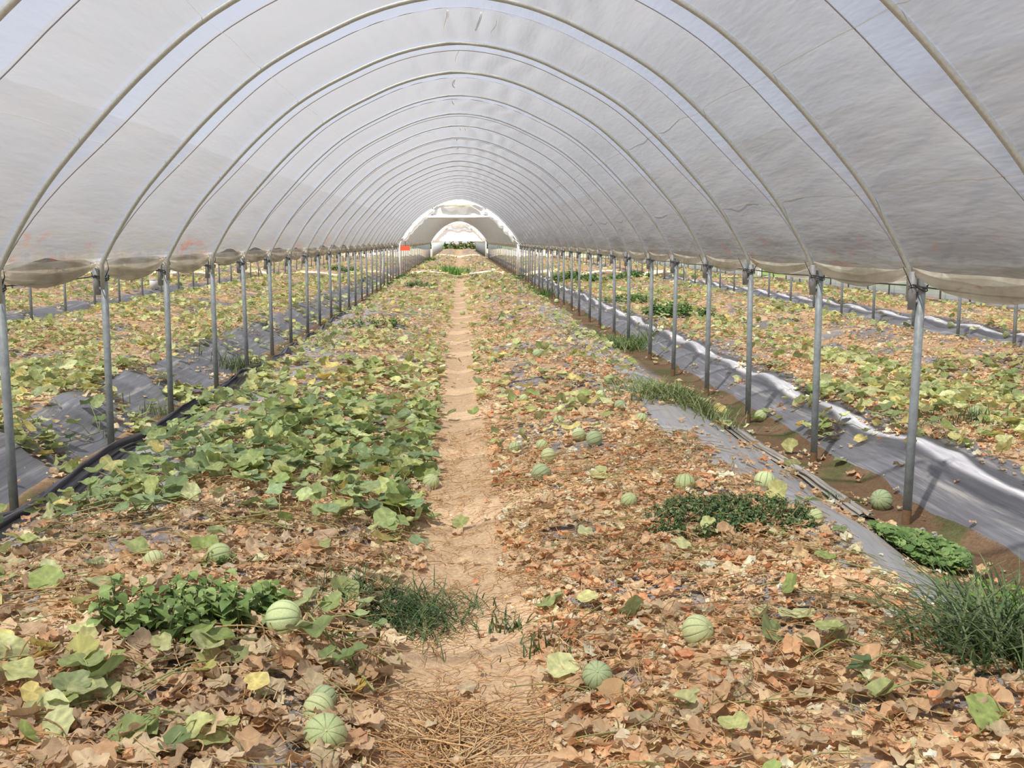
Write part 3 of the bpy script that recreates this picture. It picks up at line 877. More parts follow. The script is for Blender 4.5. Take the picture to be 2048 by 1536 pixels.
def rotm(yaw, tilt, dirn):
    """rotation: yaw about z, then tilt about a horizontal axis"""
    cy_, sy_ = np.cos(yaw), np.sin(yaw); n = len(yaw)
    Rz = np.zeros((n, 3, 3)); Rz[:, 0, 0] = cy_; Rz[:, 0, 1] = -sy_; Rz[:, 1, 0] = sy_; Rz[:, 1, 1] = cy_; Rz[:, 2, 2] = 1
    kx, ky = np.cos(dirn), np.sin(dirn); c, s = np.cos(tilt), np.sin(tilt)
    K = np.zeros((n, 3, 3)); K[:, 0, 2] = ky; K[:, 1, 2] = -kx; K[:, 2, 0] = -ky; K[:, 2, 1] = kx
    I = np.eye(3)[None]
    return (I + s[:, None, None] * K + (1 - c)[:, None, None] * (K @ K)) @ Rz

def merge_leaves(kind, lod, P, yaw, tilt, dirn, size, colr, g):
    ls = LS[(kind, lod)]; n = len(P)
    vi = g.integers(0, ls.n, n)
    V = np.einsum('nij,nvj->nvi', rotm(yaw, tilt, dirn), ls.V[vi] * size[:, None, None]) + P[:, None]
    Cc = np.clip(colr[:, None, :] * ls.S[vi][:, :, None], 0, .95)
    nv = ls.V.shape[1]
    T = (ls.T[None] + (np.arange(n) * nv)[:, None, None]).reshape(-1, 3)
    return V.reshape(-1, 3), T, Cc.reshape(-1, 3)

DRY_R = np.array([lin(*c) for c in [(226, 190, 150), (238, 208, 168), (214, 176, 138), (234, 184, 142), (244, 226, 196), (196, 174, 144), (226, 164, 122), (204, 186, 156), (232, 200, 162), (220, 186, 148)]])
DRY_L = np.array([lin(*c) for c in [(206, 178, 148), (220, 192, 160), (230, 200, 164), (190, 168, 142), (226, 182, 142), (204, 188, 162), (238, 214, 178), (182, 158, 130), (212, 196, 162), (212, 178, 140)]])
GREENS = np.array([lin(*c) for c in [(182, 192, 128), (198, 204, 140), (164, 178, 118), (212, 210, 144), (188, 194, 142), (152, 166, 116), (222, 208, 134), (194, 198, 144), (160, 178, 108), (214, 220, 164)]])
GREEN_D = np.array([lin(*c) for c in [(148, 168, 116), (162, 180, 120), (132, 152, 108), (174, 190, 130), (144, 166, 122), (188, 198, 126), (156, 174, 106)]])

# candidate positions, denser near the viewer
def scatter(ymin, ymax, dens, seed):
    g = np.random.default_rng(seed)
    hw = .75 * ymax + 1.5
    x0, x1 = max(-27, -hw), min(14.0, hw + 1.0)
    n = int((x1 - x0) * (ymax - ymin) * dens)
    x = g.uniform(x0, x1, n); y = g.uniform(ymin, ymax, n)
    v, D, u, w = in_view(x, y, np.full(n, .2), 520)
    x, y = x[v], y[v]
    k = g.random(len(x)) < cover(x, y)
    return x[k], y[k], g
bands = [(2.0, 5.0, 900, 0), (5.0, 8.0, 720, 0), (8.0, 13.0, 440, 1), (13.0, 20.0, 210, 1), (20, 30, 100, 2), (30, 46, 50, 2), (46, 75, 16, 2), (75, 110, 7, 2)]
bed_of = lambda x, y: np.where(y > 47, 9, np.where(tun(x) == 0, np.where(x < 0, 0, 1), np.where(tun(x) == 1, 2, np.where(tun(x) >= 2, 3, np.where(tun(x) == -1, 4, 5)))))
BEDN = {0: 'the bed left of the footpath', 1: 'the bed right of the footpath', 2: 'the beds of the first tunnel on the right', 3: 'the beds of the last tunnel on the right',
        4: 'the beds of the first tunnel on the left', 5: 'the beds of the farther tunnels on the left', 9: 'the beds beyond the cross track'}
acc = {}
DRYTOP = []
for bi, (ya, yb, dens, lod) in enumerate(bands):
    x, y, g = scatter(ya, yb, dens, 500 + bi)
    n = len(x)
    isg = g.random(n) < greenness(x, y) * (.30 if lod == 0 else .45 if lod == 1 else .7)
    z = ground_z(x, y)
    grow = {0: 1.0, 1: 1.05, 2: 1.30}[lod] * (1.0 if yb < 40 else 1.35)
    bed = bed_of(x, y)
    # dry litter
    k = ~isg; nn = k.sum()
    big = g.random(nn) < .24
    size = np.where(big, g.uniform(.030, .052, nn), g.uniform(.011, .030, nn)) * grow
    size *= np.where((x[k] < 0) & (y[k] < 5.5) & (np.abs(tun(x[k])) < .5), 1.15, 1)
    tilt = np.abs(g.normal(0, .34, nn)); tilt = np.minimum(tilt, 1.2)
    yaw = g.uniform(0, 6.28, nn); dr = g.uniform(0, 6.28, nn)
    P = np.stack([x[k], y[k], z[k] + g.uniform(0, .035, nn) + size * np.sin(tilt) * .35], -1)
    pal = np.where((x[k] < 0)[:, None], DRY_L[g.integers(0, len(DRY_L), nn)], DRY_R[g.integers(0, len(DRY_R), nn)])
    zone = fnoise(x[k] * 1.1, y[k] * 1.1, 810)[:, None]
    pal = np.minimum(pal * (1.02 + .44 * zone) * g.uniform(.82, 1.12, (nn, 1)), .9)
    if bi == 0 or bi == 1:
        # the ones that show largest become leaves of their own below
        v, D, u, w = in_view(P[:, 0], P[:, 1], P[:, 2], 0)
        ratio = np.where(v & (size > .028), size / D, 0)
        DRYTOP.append(dict(P=P, size=size, yaw=yaw, tilt=tilt, dr=dr, col=pal, ratio=ratio, bed=bed[k]))
    else:
        for b_ in np.unique(bed[k]):
            s = bed[k] == b_
            acc.setdefault(('d', int(b_)), []).append(merge_leaves('d', lod, P[s], yaw[s], tilt[s], dr[s], size[s], pal[s], g))
    # green leaves, held up on their stalks
    k = isg; nn = k.sum()
    size = g.uniform(.035, .078, nn) * grow * np.where(y[k] < 13, 1.0, .85)
    tilt = np.minimum(np.abs(g.normal(.25, .45, nn)), 1.4); yaw = g.uniform(0, 6.28, nn); dr = g.uniform(0, 6.28, nn)
    lush = (x[k] < 0) & (x[k] > -2.7) & (y[k] > 5.2) & (y[k] < 10)
    P = np.stack([x[k], y[k], z[k] + g.uniform(.03, .09, nn) + lush * g.uniform(.0, .05, nn)], -1)
    pal = GREENS[g.integers(0, len(GREENS), nn)]
    pal = np.where(lush[:, None] & (g.random(nn) < .7)[:, None], GREEN_D[g.integers(0, len(GREEN_D), nn)], pal)
    pal = pal * g.uniform(.9, 1.22, (nn, 1))
    for b_ in np.unique(bed[k]):
        s = bed[k] == b_
        acc.setdefault(('g', int(b_)), []).append(merge_leaves('g', lod, P[s], yaw[s], tilt[s], dr[s], size[s], pal[s], g))
        if lod == 0:
            # stalks
            mb = MB(); Ps = P[s]; dd = g.uniform(0, 6.28, len(Ps))
            for p_, a_ in zip(Ps, dd):
                gx, gy = p_[0] + .05 * math.cos(a_), p_[1] + .05 * math.sin(a_)
                mb.tube([(gx, gy, p_[2] - .08), ((gx + p_[0]) / 2, (gy + p_[1]) / 2, p_[2] - .02), tuple(p_)], .0024, 3, cap=False, col=lin(176, 184, 124))
            if mb.V:
                Vv = np.concatenate(mb.V); Qv = np.concatenate(mb.Q)
                Tt = np.concatenate([Qv[:, [0, 1, 2]], Qv[:, [0, 2, 3]]])
                acc[('g', int(b_))].append((Vv, Tt, np.concatenate(mb.col)))

# 300 largest dry leaves as things of their own
cat_ = {k: np.concatenate([d[k] for d in DRYTOP]) for k in DRYTOP[0]}
order = np.argsort(-cat_['ratio'])[:300]
mask = np.zeros(len(cat_['ratio']), bool); mask[order] = True
g = np.random.default_rng(77)
rest = ~mask
for b_ in np.unique(cat_['bed'][rest]):
    s = rest & (cat_['bed'] == b_)
    acc.setdefault(('d', int(b_)), []).append(merge_leaves('d', 0, cat_['P'][s], cat_['yaw'][s], cat_['tilt'][s], cat_['dr'][s], cat_['size'][s], cat_['col'][s], g))
ls = LS[('d', 0)]
hi = LeafSet(5, 24, True, 14, 61)
leaf_me = []
for q in range(42):
    vq = q % 14
    c = (DRY_L if q % 2 else DRY_R)[g.integers(0, 10)] * g.uniform(.88, 1.28)
    leaf_me.append(np_mesh('dried_leaf', hi.V[vq], hi.T, np.clip(c[None] * hi.S[vq][:, None], 0, .95), True, [M_DRY]))
ml = [i for i in range(42) if i % 2]; mr_ = [i for i in range(42) if not i % 2]
for i in order:
    left = cat_['P'][i][0] < 0
    o = link('dried_leaf', leaf_me[int(g.choice(ml if left else mr_))], loc=tuple(cat_['P'][i] + np.array([0, 0, .008])))
    Rm = Matrix(rotm(cat_['yaw'][i:i + 1], cat_['tilt'][i:i + 1], cat_['dr'][i:i + 1])[0].tolist())
    o.rotation_euler = Rm.to_euler(); s = float(cat_['size'][i]) * 1.12; o.scale = (s, s, s)
    if left: tag(o, 'crumpled grey brown dead melon leaf on the near left bed', 'dried leaf', 'dead leaves on the near left bed')
    else: tag(o, 'curled tan orange dead melon leaf on the near right bed', 'dried leaf', 'dead leaves on the near right bed')

for (kd, b_), parts in sorted(acc.items()):
    off = 0; VV = []; TT = []; CC = []
    for V, T, c in parts:
        VV.append(V); TT.append(T + off); CC.append(c); off += len(V)
    nm = 'leaf_litter' if kd == 'd' else 'melon_foliage'
    o = link(nm, np_mesh(nm, np.concatenate(VV), np.concatenate(TT), np.concatenate(CC), True, [M_DRY if kd == 'd' else M_GREEN]))
    if kd == 'd': tag(o, 'carpet of withered brown melon leaves over ' + BEDN[b_], 'leaf litter', kind='stuff')
    else: tag(o, 'green and yellowing melon leaves growing over ' + BEDN[b_], 'melon foliage', kind='stuff')

# ------------------------------------------------------------------ straw and withered stems
def stems(name, n, region, palette, label, seed, L=(.06, .28), r=.0018, lift=.02):
    g = np.random.default_rng(seed); b = MB()
    for _ in range(n):
        x, y = region(g)
        if abs(x) > .45 and float(cover(np.array([x]), np.array([y]))[0]) < .3: continue
        a = g.uniform(0, 6.28); l = g.uniform(*L); c = g.normal(0, .8); m = 6
        s = np.linspace(-.5, .5, m); px = x + np.cos(a) * s * l - np.sin(a) * c * s * s * l; py = y + np.sin(a) * s * l + np.cos(a) * c * s * s * l
        pz = ground_z(px, py) + lift * (.3 + g.random()) + .02 * np.sin(np.linspace(0, PI, m)) * g.random()
        b.tube(np.stack([px, py, pz], -1), r * g.uniform(.7, 1.4), 4, cap=False, col=np.array(palette[g.integers(0, len(palette))]) * g.uniform(.85, 1.1))
    return tag(b.build(name, M_DRY), label, 'dry stems', kind='stuff')
straw = [lin(238, 206, 158), lin(226, 190, 142), lin(214, 172, 126), lin(244, 220, 178)]
stems('straw_litter', 1500, lambda g: (g.normal(0, .28), g.uniform(2.3, 9)), straw, 'broken straw coloured stems strewn along the footpath', 5, (.03, .16), .0016, .012)
stems('straw_litter', 260, lambda g: (-.02 + g.normal(0, .16), 3.35 + g.normal(0, .16)), straw, 'heap of pale straw stems across the near end of the footpath', 6, (.12, .34), .0022, .02)
DRYS = [lin(176, 132, 98), lin(160, 128, 100)]
vine_c = [lin(176, 178, 120), lin(190, 184, 130), lin(200, 164, 116), lin(212, 180, 130)]
stems('straw_litter', 1500, lambda g: (g.uniform(-2.0, -.25), g.uniform(2.2, 6.5)), straw + DRYS, 'fine broken dry stalks among the dead leaves left of the footpath', 16, (.03, .16), .0015, .05)
stems('straw_litter', 2600, lambda g: (g.uniform(.25, 2.3), g.uniform(2.2, 8.0)), straw + DRYS, 'fine broken dry stalks among the dead leaves right of the footpath', 17, (.03, .18), .0014, .045)
stems('withered_vines', 380, lambda g: (g.uniform(-2.0, -.3), g.uniform(2.3, 7.0)), vine_c, 'thin trailing melon stems across the bed left of the footpath', 7, (.10, .42), .0026, .05)
stems('withered_vines', 560, lambda g: (g.uniform(.3, 2.0), g.uniform(2.3, 8.0)), vine_c, 'thin trailing melon stems across the bed right of the footpath', 8, (.10, .42), .0020, .045)

# ------------------------------------------------------------------ melons
def melon_mat():
    m, nt, N, L, out = new_mat('melon rind')
    at_ = nd(N, 'ShaderNodeAttribute', attribute_name='Col'); tc = N.new('ShaderNodeTexCoord')
    n1 = noise(N, L, tc.outputs['Object'], 9, 4, .65); n2 = noise(N, L, tc.outputs['Object'], 34, 3, .6)
    c = mixc(N, L, 1.0, at_.outputs[0], ramp(N, L, n1.outputs[0], [(.3, (.82, .84, .80)), (.7, (1.1, 1.1, 1.08))]).outputs[0], 'MULTIPLY')
    c = mixc(N, L, ramp(N, L, n2.outputs[0], [(.52, (0, 0, 0)), (.66, (.35, .35, .35))]).outputs[0], c, lin(214, 216, 180))
    p = N.new('ShaderNodeBsdfPrincipled'); L.new(c, p.inputs['Base Color']); p.inputs['Roughness'].default_value = .48
    bp = nd(N, 'ShaderNodeBump'); bp.inputs['Strength'].default_value = .4; bp.inputs['Distance'].default_value = .03
    L.new(n2.outputs[0], bp.inputs['Height']); L.new(bp.outputs[0], p.inputs['Normal'])
    L.new(p.outputs[0], out.inputs[0]); return m
M_MELON = melon_mat(); M_STEM = simple_mat('stem scar', lin(206, 200, 160), .8, 0, 80, .2)

def melon_mesh(seed, ribs, el, pale):
    g = np.random.default_rng(seed); nu, nv = ribs * 12, 28
    V = []; col = []
    light = np.array(lin(*pale)); dark = np.array(lin(84, 110, 66))
    for j in range(nv + 1):
        th = j / nv * PI
        for i in range(nu):
            ph = i / nu * 2 * PI; c = abs(math.cos(ph * ribs / 2))       # 0 in the groove
            gr = math.exp(-(c / .20) ** 2) * math.sin(th) ** .35
            r = 1 - .045 * gr + .02 * math.sin(ph * 2 + seed) * math.sin(th)
            dimple = .10 * math.exp(-(th / .22) ** 2) + .06 * math.exp(-((PI - th) / .25) ** 2)
            V.append((r * math.sin(th) * math.cos(ph), r * math.sin(th) * math.sin(ph), el * math.cos(th) * (1 - dimple)))
            dk = math.exp(-(c / .17) ** 2)
            col.append(light * (1 - .92 * dk) + dark * .92 * dk)
    n = nu
    Q = [(j * n + i, (j + 1) * n + i, (j + 1) * n + (i + 1) % n, j * n + (i + 1) % n) for j in range(nv) for i in range(nu)]
    return np_mesh('melon', V, Q, np.array(col), True, [M_MELON])
mm = [melon_mesh(1, 10, .96, (204, 216, 158)), melon_mesh(2, 10, 1.02, (194, 208, 150)), melon_mesh(3, 11, .92, (212, 220, 164)), melon_mesh(4, 10, .98, (178, 194, 146))]
def scar_mesh():
    b = MB(); b.tube([(0, 0, .84), (0, 0, .90), (.015, 0, .96)], [.09, .06, .05], 8); return b.mesh('stem_scar', M_STEM)
scar = scar_mesh()
#  px, py of its middle, radius in px, pole direction (x, y, z), label
G1, G2 = 'half hidden melons among the farther leaves', None
ML = [
 (568, 1248, 38, (.95, -.1, .12), 'pale green ribbed melon at the right end of the near broad-leaved weeds'),
 (651, 1484, 43, (.15, -.75, .55), 'largest ribbed melon, at the bottom edge left of the footpath'),
 (637, 1428, 33, (-.8, .3, .2), 'grey green melon tucked behind the largest melon at the bottom edge'),
 (648, 1404, 26, (.6, .6, .3), 'small rearmost melon of the cluster of three near the bottom edge'),
 (862, 968, 17, (.3, -.6, .6), 'round striped melon on the left verge of the footpath'),
 (439, 1116, 24, (.9, .2, .2), 'pale striped melon hidden among weeds above the broad-leaved plants'),
 (309, 1126, 21, (-.4, .5, .6), 'dull green melon half covered by a dead leaf above the left weeds'),
 (708, 820, 17, (.7, -.2, .5), 'grey green melon among lush leaves on the left bed'),
 (822, 846, 15, (.8, -.3, .3), 'pale melon under leaves near the left verge of the footpath'),
 (447, 829, 12, (.2, -.6, .7), 'light melon at the left edge of the lush green leaves'),
 (1395, 1272, 33, (.55, -.45, .35), 'bright green striped melon lying alone on the near right bed'),
 (1195, 1361, 31, (-.1, -.6, .55), 'blue green melon with stems across it near a large tan leaf'),
 (1529, 967, 21, (.3, .3, .9), 'cream striped melon at the right upper edge of the dark weed mat'),
 (1370, 972, 20, (.1, .4, .9), 'pale melon partly under a tan leaf at the left upper edge of the weed mat'),
 (1630, 1041, 15, (.9, .2, .1), 'small melon at the right tip of the dark weed mat'),
 (1762, 1006, 22, (-.55, -.6, .35), 'yellow green striped melon lying in the right gutter between two posts'),
 (1521, 835, 13, (.4, -.4, .7), 'melon lying in the right gutter behind the third post'),
 (1258, 1007, 15, (.3, -.5, .7), 'small round melon left of the dark weed mat'),
 (1097, 917, 17, (.9, -.1, .2), 'bright striped melon right of the footpath, in the group of five'),
 (1082, 952, 20, (.8, .1, .5), 'darker green melon nearest in the group right of the footpath'),
 (1084, 896, 10, (.5, .3, .6), 'small melon just behind the bright striped one'),
 (1029, 900, 12, (.2, .3, .9), 'leaf covered melon closest to the right verge of the footpath'),
 (1158, 874, 15, (.8, -.3, .3), 'pale melon touching a duller one on the right bed'),
 (1188, 883, 17, (.9, .1, .3), 'dull olive melon touching the pale one on the right bed'),
 (1117, 844, 11, (.6, -.2, .6), 'single pale round melon behind the touching pair'),
 (1048, 801, 9, (.5, -.2, .6), 'small melon close to the footpath beyond the groups on the right bed'),
 (1202, 793, 11, (.7, .1, .5), 'melon with a white leaf at its left on the right bed'),
 (1240, 814, 12, (.5, -.3, .6), 'melon with a small green weed at its foot on the right bed'),
 (1283, 840, 12, (.3, .1, .9), 'flat lying melon near the pale grass clump'),
 (1219, 762, 10, (.9, -.1, .2), 'flattish melon behind the one with the white leaf'),
 (1097, 689, 9, (.6, -.3, .5), 'melon in the middle of the right bed, farther of two'),
 (1075, 710, 10, (.6, -.3, .5), 'melon in the middle of the right bed, nearer of two'),
 (987, 721, 9, (.9, -.1, .3), 'half sunk melon right of the footpath in the middle distance'),
 (1035, 685, 8, (.9, .1, .3), 'pale melon pairing with a smaller one in the middle distance'),
 (850, 662, 9, (.2, .2, .9), 'melon left of the footpath in the middle distance'),
 (886, 670, 8, (.3, -.2, .9), 'whitish melon on the left edge of the footpath far off'),
 (925, 627, 7, (.6, -.2, .6), 'pale melon on the right edge of the footpath far off'),
 (656, 653, 8, (.5, -.2, .7), 'pale melon beside the folded black film'),
 (508, 724, 8, (.8, -.1, .3), 'cream melon at the foot of the fifth left post'),
 (529, 724, 9, (.5, -.2, .6), 'green melon next to the cream one by the left gutter'),
 (1646, 776, 13, (.4, -.2, .7), 'striped melon seen just right of the second right post'),
 (1943, 797, 11, (.8, -.1, .3), 'small pale melon in the bare soil of the right tunnel'),
 (2010, 782, 12, (.8, .1, .4), 'melon at the right picture edge under a large leaf'),
 (1954, 830, 15, (.6, -.2, .6), 'grey melon beside grass in the right tunnel'),
 (1901, 652, 9, (.6, -.2, .6), 'dull melon beyond the second mulch strip in the right tunnels'),
 (2012, 672, 9, (.6, -.2, .6), 'dull melon at the right edge beyond the second mulch strip'),
]
MELON_AT = []
def put_melon(px, py, rpx, pole_, label, k, group=None):
    p = at(px, py + rpx * .55)
    D = depth_of(p)
    r = float(np.clip(rpx * D / F, .045, .085))
    root = link('melon', mm[k % 4], loc=(p.x, p.y, p.z + r * .78))
    v = Vector(pole_).normalized()
    e = v.to_track_quat('Z', 'Y').to_euler(); root.rotation_euler = e; root.scale = (r, r, r)
    tag(root, label, 'melon', group)
    if D < 12:
        link('stem_scar', scar, root)
    MELON_AT.append((p.x, p.y, r))
    return root
for k, (px, py, rp, pl, lab) in enumerate(ML):
    put_melon(px, py, rp * (.8 if rp < 10 else 1), pl, lab, k)
g = np.random.default_rng(15)
FAR = [(530, 659), (449, 643), (514, 683), (990, 598), (975, 597), (1020, 675), (1045, 667), (966, 700), (720, 612), (1065, 616), (925, 591), (1445, 638), (1542, 648), (1513, 683), (1592, 640), (1585, 677), (1113, 604), (1003, 640), (1060, 648), (1130, 655), (812, 640), (780, 655), (1000, 567), (1040, 575), (1010, 583), (960, 570)]
for k, (px, py) in enumerate(FAR):
    put_melon(px, py, 5, (g.uniform(-1, 1), -.4, .5), 'tiny pale melon among the distant leaves', k, 'melons scattered over the distant beds')

# ------------------------------------------------------------------ weeds and grasses
def grass(px, py, w, dpt, h, n, cols, label, seed, spread=.6, wid=.004, name='grass_tuft', cat='grass', droop=1.0):
    p = at(px, py); g = np.random.default_rng(seed); b = MB()
    root = []
    for _ in range(n):
        bx = g.normal(0, w / 2.6); by = g.normal(0, dpt / 2.6)
        a = g.uniform(0, 6.28) if spread else 0
        L_ = h * g.uniform(.55, 1.15); lean = g.uniform(.5 if spread >= .95 else .15, 1) * spread
        s = np.linspace(0, 1, 6)
        out = lean * L_ * s ** 1.3; up = L_ * (s * (1 - .25 * lean) - droop * .42 * lean * s ** 3)
        z0 = float(ground_z(np.array([p.x + bx]), np.array([p.y + by]))[0]) - p.z
        cx_ = bx + np.cos(a) * out; cy_ = by + np.sin(a) * out; cz = z0 + np.maximum(up, .004)
        ww = wid * g.uniform(.7, 1.3) * (1 - s ** 2 * .92)
        sx, sy = -math.sin(a), math.cos(a)
        L1 = np.stack([cx_ + sx * ww, cy_ + sy * ww, cz], -1); R1 = np.stack([cx_ - sx * ww, cy_ - sy * ww, cz + ww * .4], -1)
        V = np.concatenate([L1, R1]); i = np.arange(5)
        b.add(V, np.stack([i, i + 1, i + 7, i + 6], -1), np.array(cols[g.integers(0, len(cols))]) * g.uniform(.75, 1.15))
    return tag(b.build(name, M_GREEN, loc=p), label, cat)

gd = [lin(78, 104, 62), lin(94, 120, 72), lin(112, 136, 84), lin(66, 90, 56)]
gp = [lin(140, 156, 100), lin(156, 168, 116), lin(122, 142, 88), lin(168, 172, 122)]
gg = [lin(86, 130, 62), lin(104, 146, 72), lin(74, 114, 56)]
grass(800, 1232, .40, .36, .17, 760, gd, 'dark green grass tuft on the left verge of the near footpath', 1, 1.3, .0030, droop=.9)
grass(715, 1190, .30, .22, .16, 130, gd, 'sparse dark grass reaching left from the verge tuft', 13, 1.0, .0028)
grass(1010, 1262, .16, .12, .08, 46, gd, 'small bluish grass sprig on the right verge of the footpath', 2, .9)
grass(1085, 1300, .20, .16, .09, 40, gd, 'thin grass sprig on the right bed near the footpath', 3, .9)
grass(2010, 1325, .36, .34, .50, 460, [lin(98, 124, 78), lin(120, 142, 94), lin(140, 156, 112), lin(78, 104, 62)], 'large arching grass clump at the right picture edge', 4, 1.15, .0045)
grass(1352, 800, .62, .8, .30, 1200, gp, 'big pale green grass clump on the right shoulder before the bare film', 5, 1.05, .005)
grass(1250, 695, .60, 1.0, .32, 700, gp[:3] + gg[:1], 'grass clump at the foot of the far right posts', 6, 1.0, .006)
grass(1085, 592, .7, 1.4, .34, 220, gg + gp[:1], 'green grass patch at the right gutter far away', 7, .6, .010)
grass(908, 549, .85, .8, .50, 420, gg, 'bushy green grass tuft in the middle of the cross track', 8, .7, .014)
grass(483, 742, .5, .45, .30, 230, [lin(110, 130, 86), lin(130, 148, 100), lin(92, 112, 70)], 'grass clump by the fourth and fifth left posts', 9, .8, .005)
grass(330, 832, .34, .3, .20, 130, gp, 'thin yellowish grass beside the third left post', 10, .9, .004)
grass(1935, 845, .4, .25, .18, 120, gd, 'dark grass beside the grey melon in the right tunnel', 11, .9, .004)
grass(1660, 1000, .14, .12, .10, 30, gg, 'tiny grass sprig in the right gutter by the second post', 12, .9, .003)

def weed(px, py, w, dpt, h, n, leaf, cols, label, seed, stems_=True, name='broadleaf_weed', cat='weed', flowers=0, flat=.6, serr=True, drop=.35):
    p = at(px, py); g = np.random.default_rng(seed)
    b = MB(); st = MB(); fl = MB()
    root = empty(name, p); tag(root, label, cat)
    nst = max(3, n // 9)
    S = [(g.uniform(-.5, .5) * w, g.uniform(-.5, .5) * dpt) for _ in range(nst)]
    S = [(x, y) for x, y in S if (x / w * 2) ** 2 + (y / dpt * 2) ** 2 < 1.15] or [(0, 0)]
    for (x, y) in S:
        z0 = gz(p.x + x, p.y + y) - p.z; hh = h * g.uniform(.65, 1.05) * (1 - .35 * ((x / w * 2) ** 2 + (y / dpt * 2) ** 2) * .6)
        lx, ly = g.normal(0, .18, 2) * hh
        if stems_: st.tube([(x, y, z0 - .01), (x + lx * .5, y + ly * .5, z0 + hh * .55), (x + lx, y + ly, z0 + hh)], .0025, 4, cap=False, col=lin(128, 150, 90))
        for q in range(9):
            f_ = (q // 2 + 1) / 5.0; f_ = min(1, f_)
            a = q * PI + (q // 2) * 1.4 + g.uniform(-.4, .4); sz = leaf * g.uniform(.7, 1.2) * (1.15 - .45 * f_)
            bx, by, bz = x + lx * f_, y + ly * f_, z0 + hh * f_
            # ovate leaf: 2 x 6 strip folded on its midrib
            s = np.linspace(0, 1, 6); wd = sz * .42 * np.sin(PI * np.clip(s, 0.02, 1) ** .75) ** .85
            if serr: wd = wd * (1 + .10 * (np.arange(6) % 2))
            ca, sa = math.cos(a), math.sin(a)
            r_ = sz * (.15 + s); zz = bz + sz * (.15 + .2 * s - drop * 2 * s * s * g.uniform(.5, 1.2))
            mid = np.stack([bx + ca * r_, by + sa * r_, zz - .06 * sz], -1)
            l = mid + np.stack([-sa * wd, ca * wd, wd * .35], -1); rr = mid + np.stack([sa * wd, -ca * wd, wd * .35], -1)
            V = np.concatenate([l, mid, rr]); i = np.arange(5)
            Qw = np.concatenate([np.stack([i, i + 1, i + 7, i + 6], -1), np.stack([i + 6, i + 7, i + 13, i + 12], -1)])
            V[:, 2] = np.maximum(V[:, 2], z0 + .004)
            b.add(V, Qw, np.array(cols[g.integers(0, len(cols))]) * g.uniform(.8, 1.15))
        if flowers and g.random() < flowers:
            a = np.linspace(0, 2 * PI, 7)[:-1]
            for q in range(g.integers(1, 4)):
                c0 = np.array([x + lx + g.normal(0, .012), y + ly + g.normal(0, .012), z0 + hh + g.uniform(0.005, .03)])
                V = np.concatenate([[c0 + (0, 0, .003)], c0 + .0045 * np.stack([np.cos(a), np.sin(a), 0 * a], -1)])
                fl.add(V, np.array([[0, 1 + i, 1 + (i + 1) % 6] for i in range(6)]), lin(236, 220, 130))
    b.build('foliage', M_GREEN, root)
    if stems_: st.build('stem', M_GREEN, root)
    if fl.V: fl.build('flower', M_GREEN, root)
    return root
wg_ = [lin(122, 146, 84), lin(138, 162, 96), lin(106, 132, 74), lin(152, 174, 108)]
weed(300, 1262, .46, .30, .19, 220, .062, wg_, 'near broad-leaved green weed clump with tiny flowers, its left half', 21, flowers=.7)
weed(455, 1250, .44, .26, .19, 210, .066, wg_, 'near broad-leaved green weed clump, right half reaching the melon', 22, flowers=.35)
weed(360, 1310, .16, .10, .08, 40, .040, wg_, 'small weed sprig below the broad-leaved clump', 23, flowers=.4)
weed(430, 1140, .26, .18, .08, 70, .030, wg_, 'fine leaved weeds around the hidden striped melon', 24, flowers=.3)
wm = [lin(96, 122, 78), lin(114, 140, 92), lin(82, 106, 68), lin(138, 162, 118)]
weed(1400, 1045, .54, .50, .09, 1700, .026, wm, 'dark green low weed mat on the right bed, its left half', 25, serr=False, name='weed_mat')
weed(1520, 1040, .52, .46, .09, 1500, .026, wm, 'dark green low weed mat on the right bed, its right half', 26, serr=False, name='weed_mat')
weed(1335, 970, .16, .14, .05, 50, .02, wm, 'small dark sprig above the left end of the weed mat', 27, serr=False)
weed(1240, 838, .26, .14, .05, 50, .024, wm, 'little dark weed in front of a melon on the right bed', 28, serr=False)
weed(1975, 1225, .42, .30, .17, 150, .060, [lin(142, 176, 84), lin(156, 188, 96), lin(128, 164, 76)], 'lime green broad-leaved weed in the right gutter beyond the clover', 29, flowers=.6)
weed(1350, 632, 1.3, 1.4, .30, 560, .09, gg, 'bright green leafy bush row in the right tunnel, nearer clump', 30, stems_=False)
weed(1262, 605, 1.2, 1.3, .22, 400, .09, gg + wm[:1], 'green leafy bush in the right tunnel, middle clump', 31, stems_=False)
weed(1150, 562, 1.6, 2.6, .40, 560, .14, gg, 'green leafy bush in the right tunnel, farther clump', 32, stems_=False)
weed(1255, 558, 1.8, 2.0, .30, 400, .14, gg, 'green weed strip beyond the second right post row', 33, stems_=False)
weed(40, 1050, .26, .2, .09, 90, .04, [lin(134, 160, 84), lin(112, 142, 72)], 'light green weed at the foot of the nearest left post', 34)
weed(745, 652, 1.1, 1.0, .16, 260, .06, gg, 'bright green weeds on the left bed in the middle distance', 35, stems_=False)
weed(840, 575, .9, 2.0, .22, 300, .09, gg + gp[:1], 'dark green weeds at the far end of the left bed', 36, stems_=False)
weed(860, 524, 1.0, 3.0, .35, 240, .13, gg, 'green weeds left of the track beyond the cross track', 37, stems_=False)
weed(805, 556, 1.3, 1.4, .18, 300, .10, gg, 'dark green weed patch under the white end post on the left', 38, stems_=False)
weed(1065, 556, 1.8, 1.4, .18, 300, .10, gg, 'dark green weed patch at the right gutter before the cross track', 39, stems_=False)
weed(690, 545, 1.6, 2.0, .35, 380, .12, gg, 'dark green weed patch in the first left tunnel far off', 40, stems_=False)

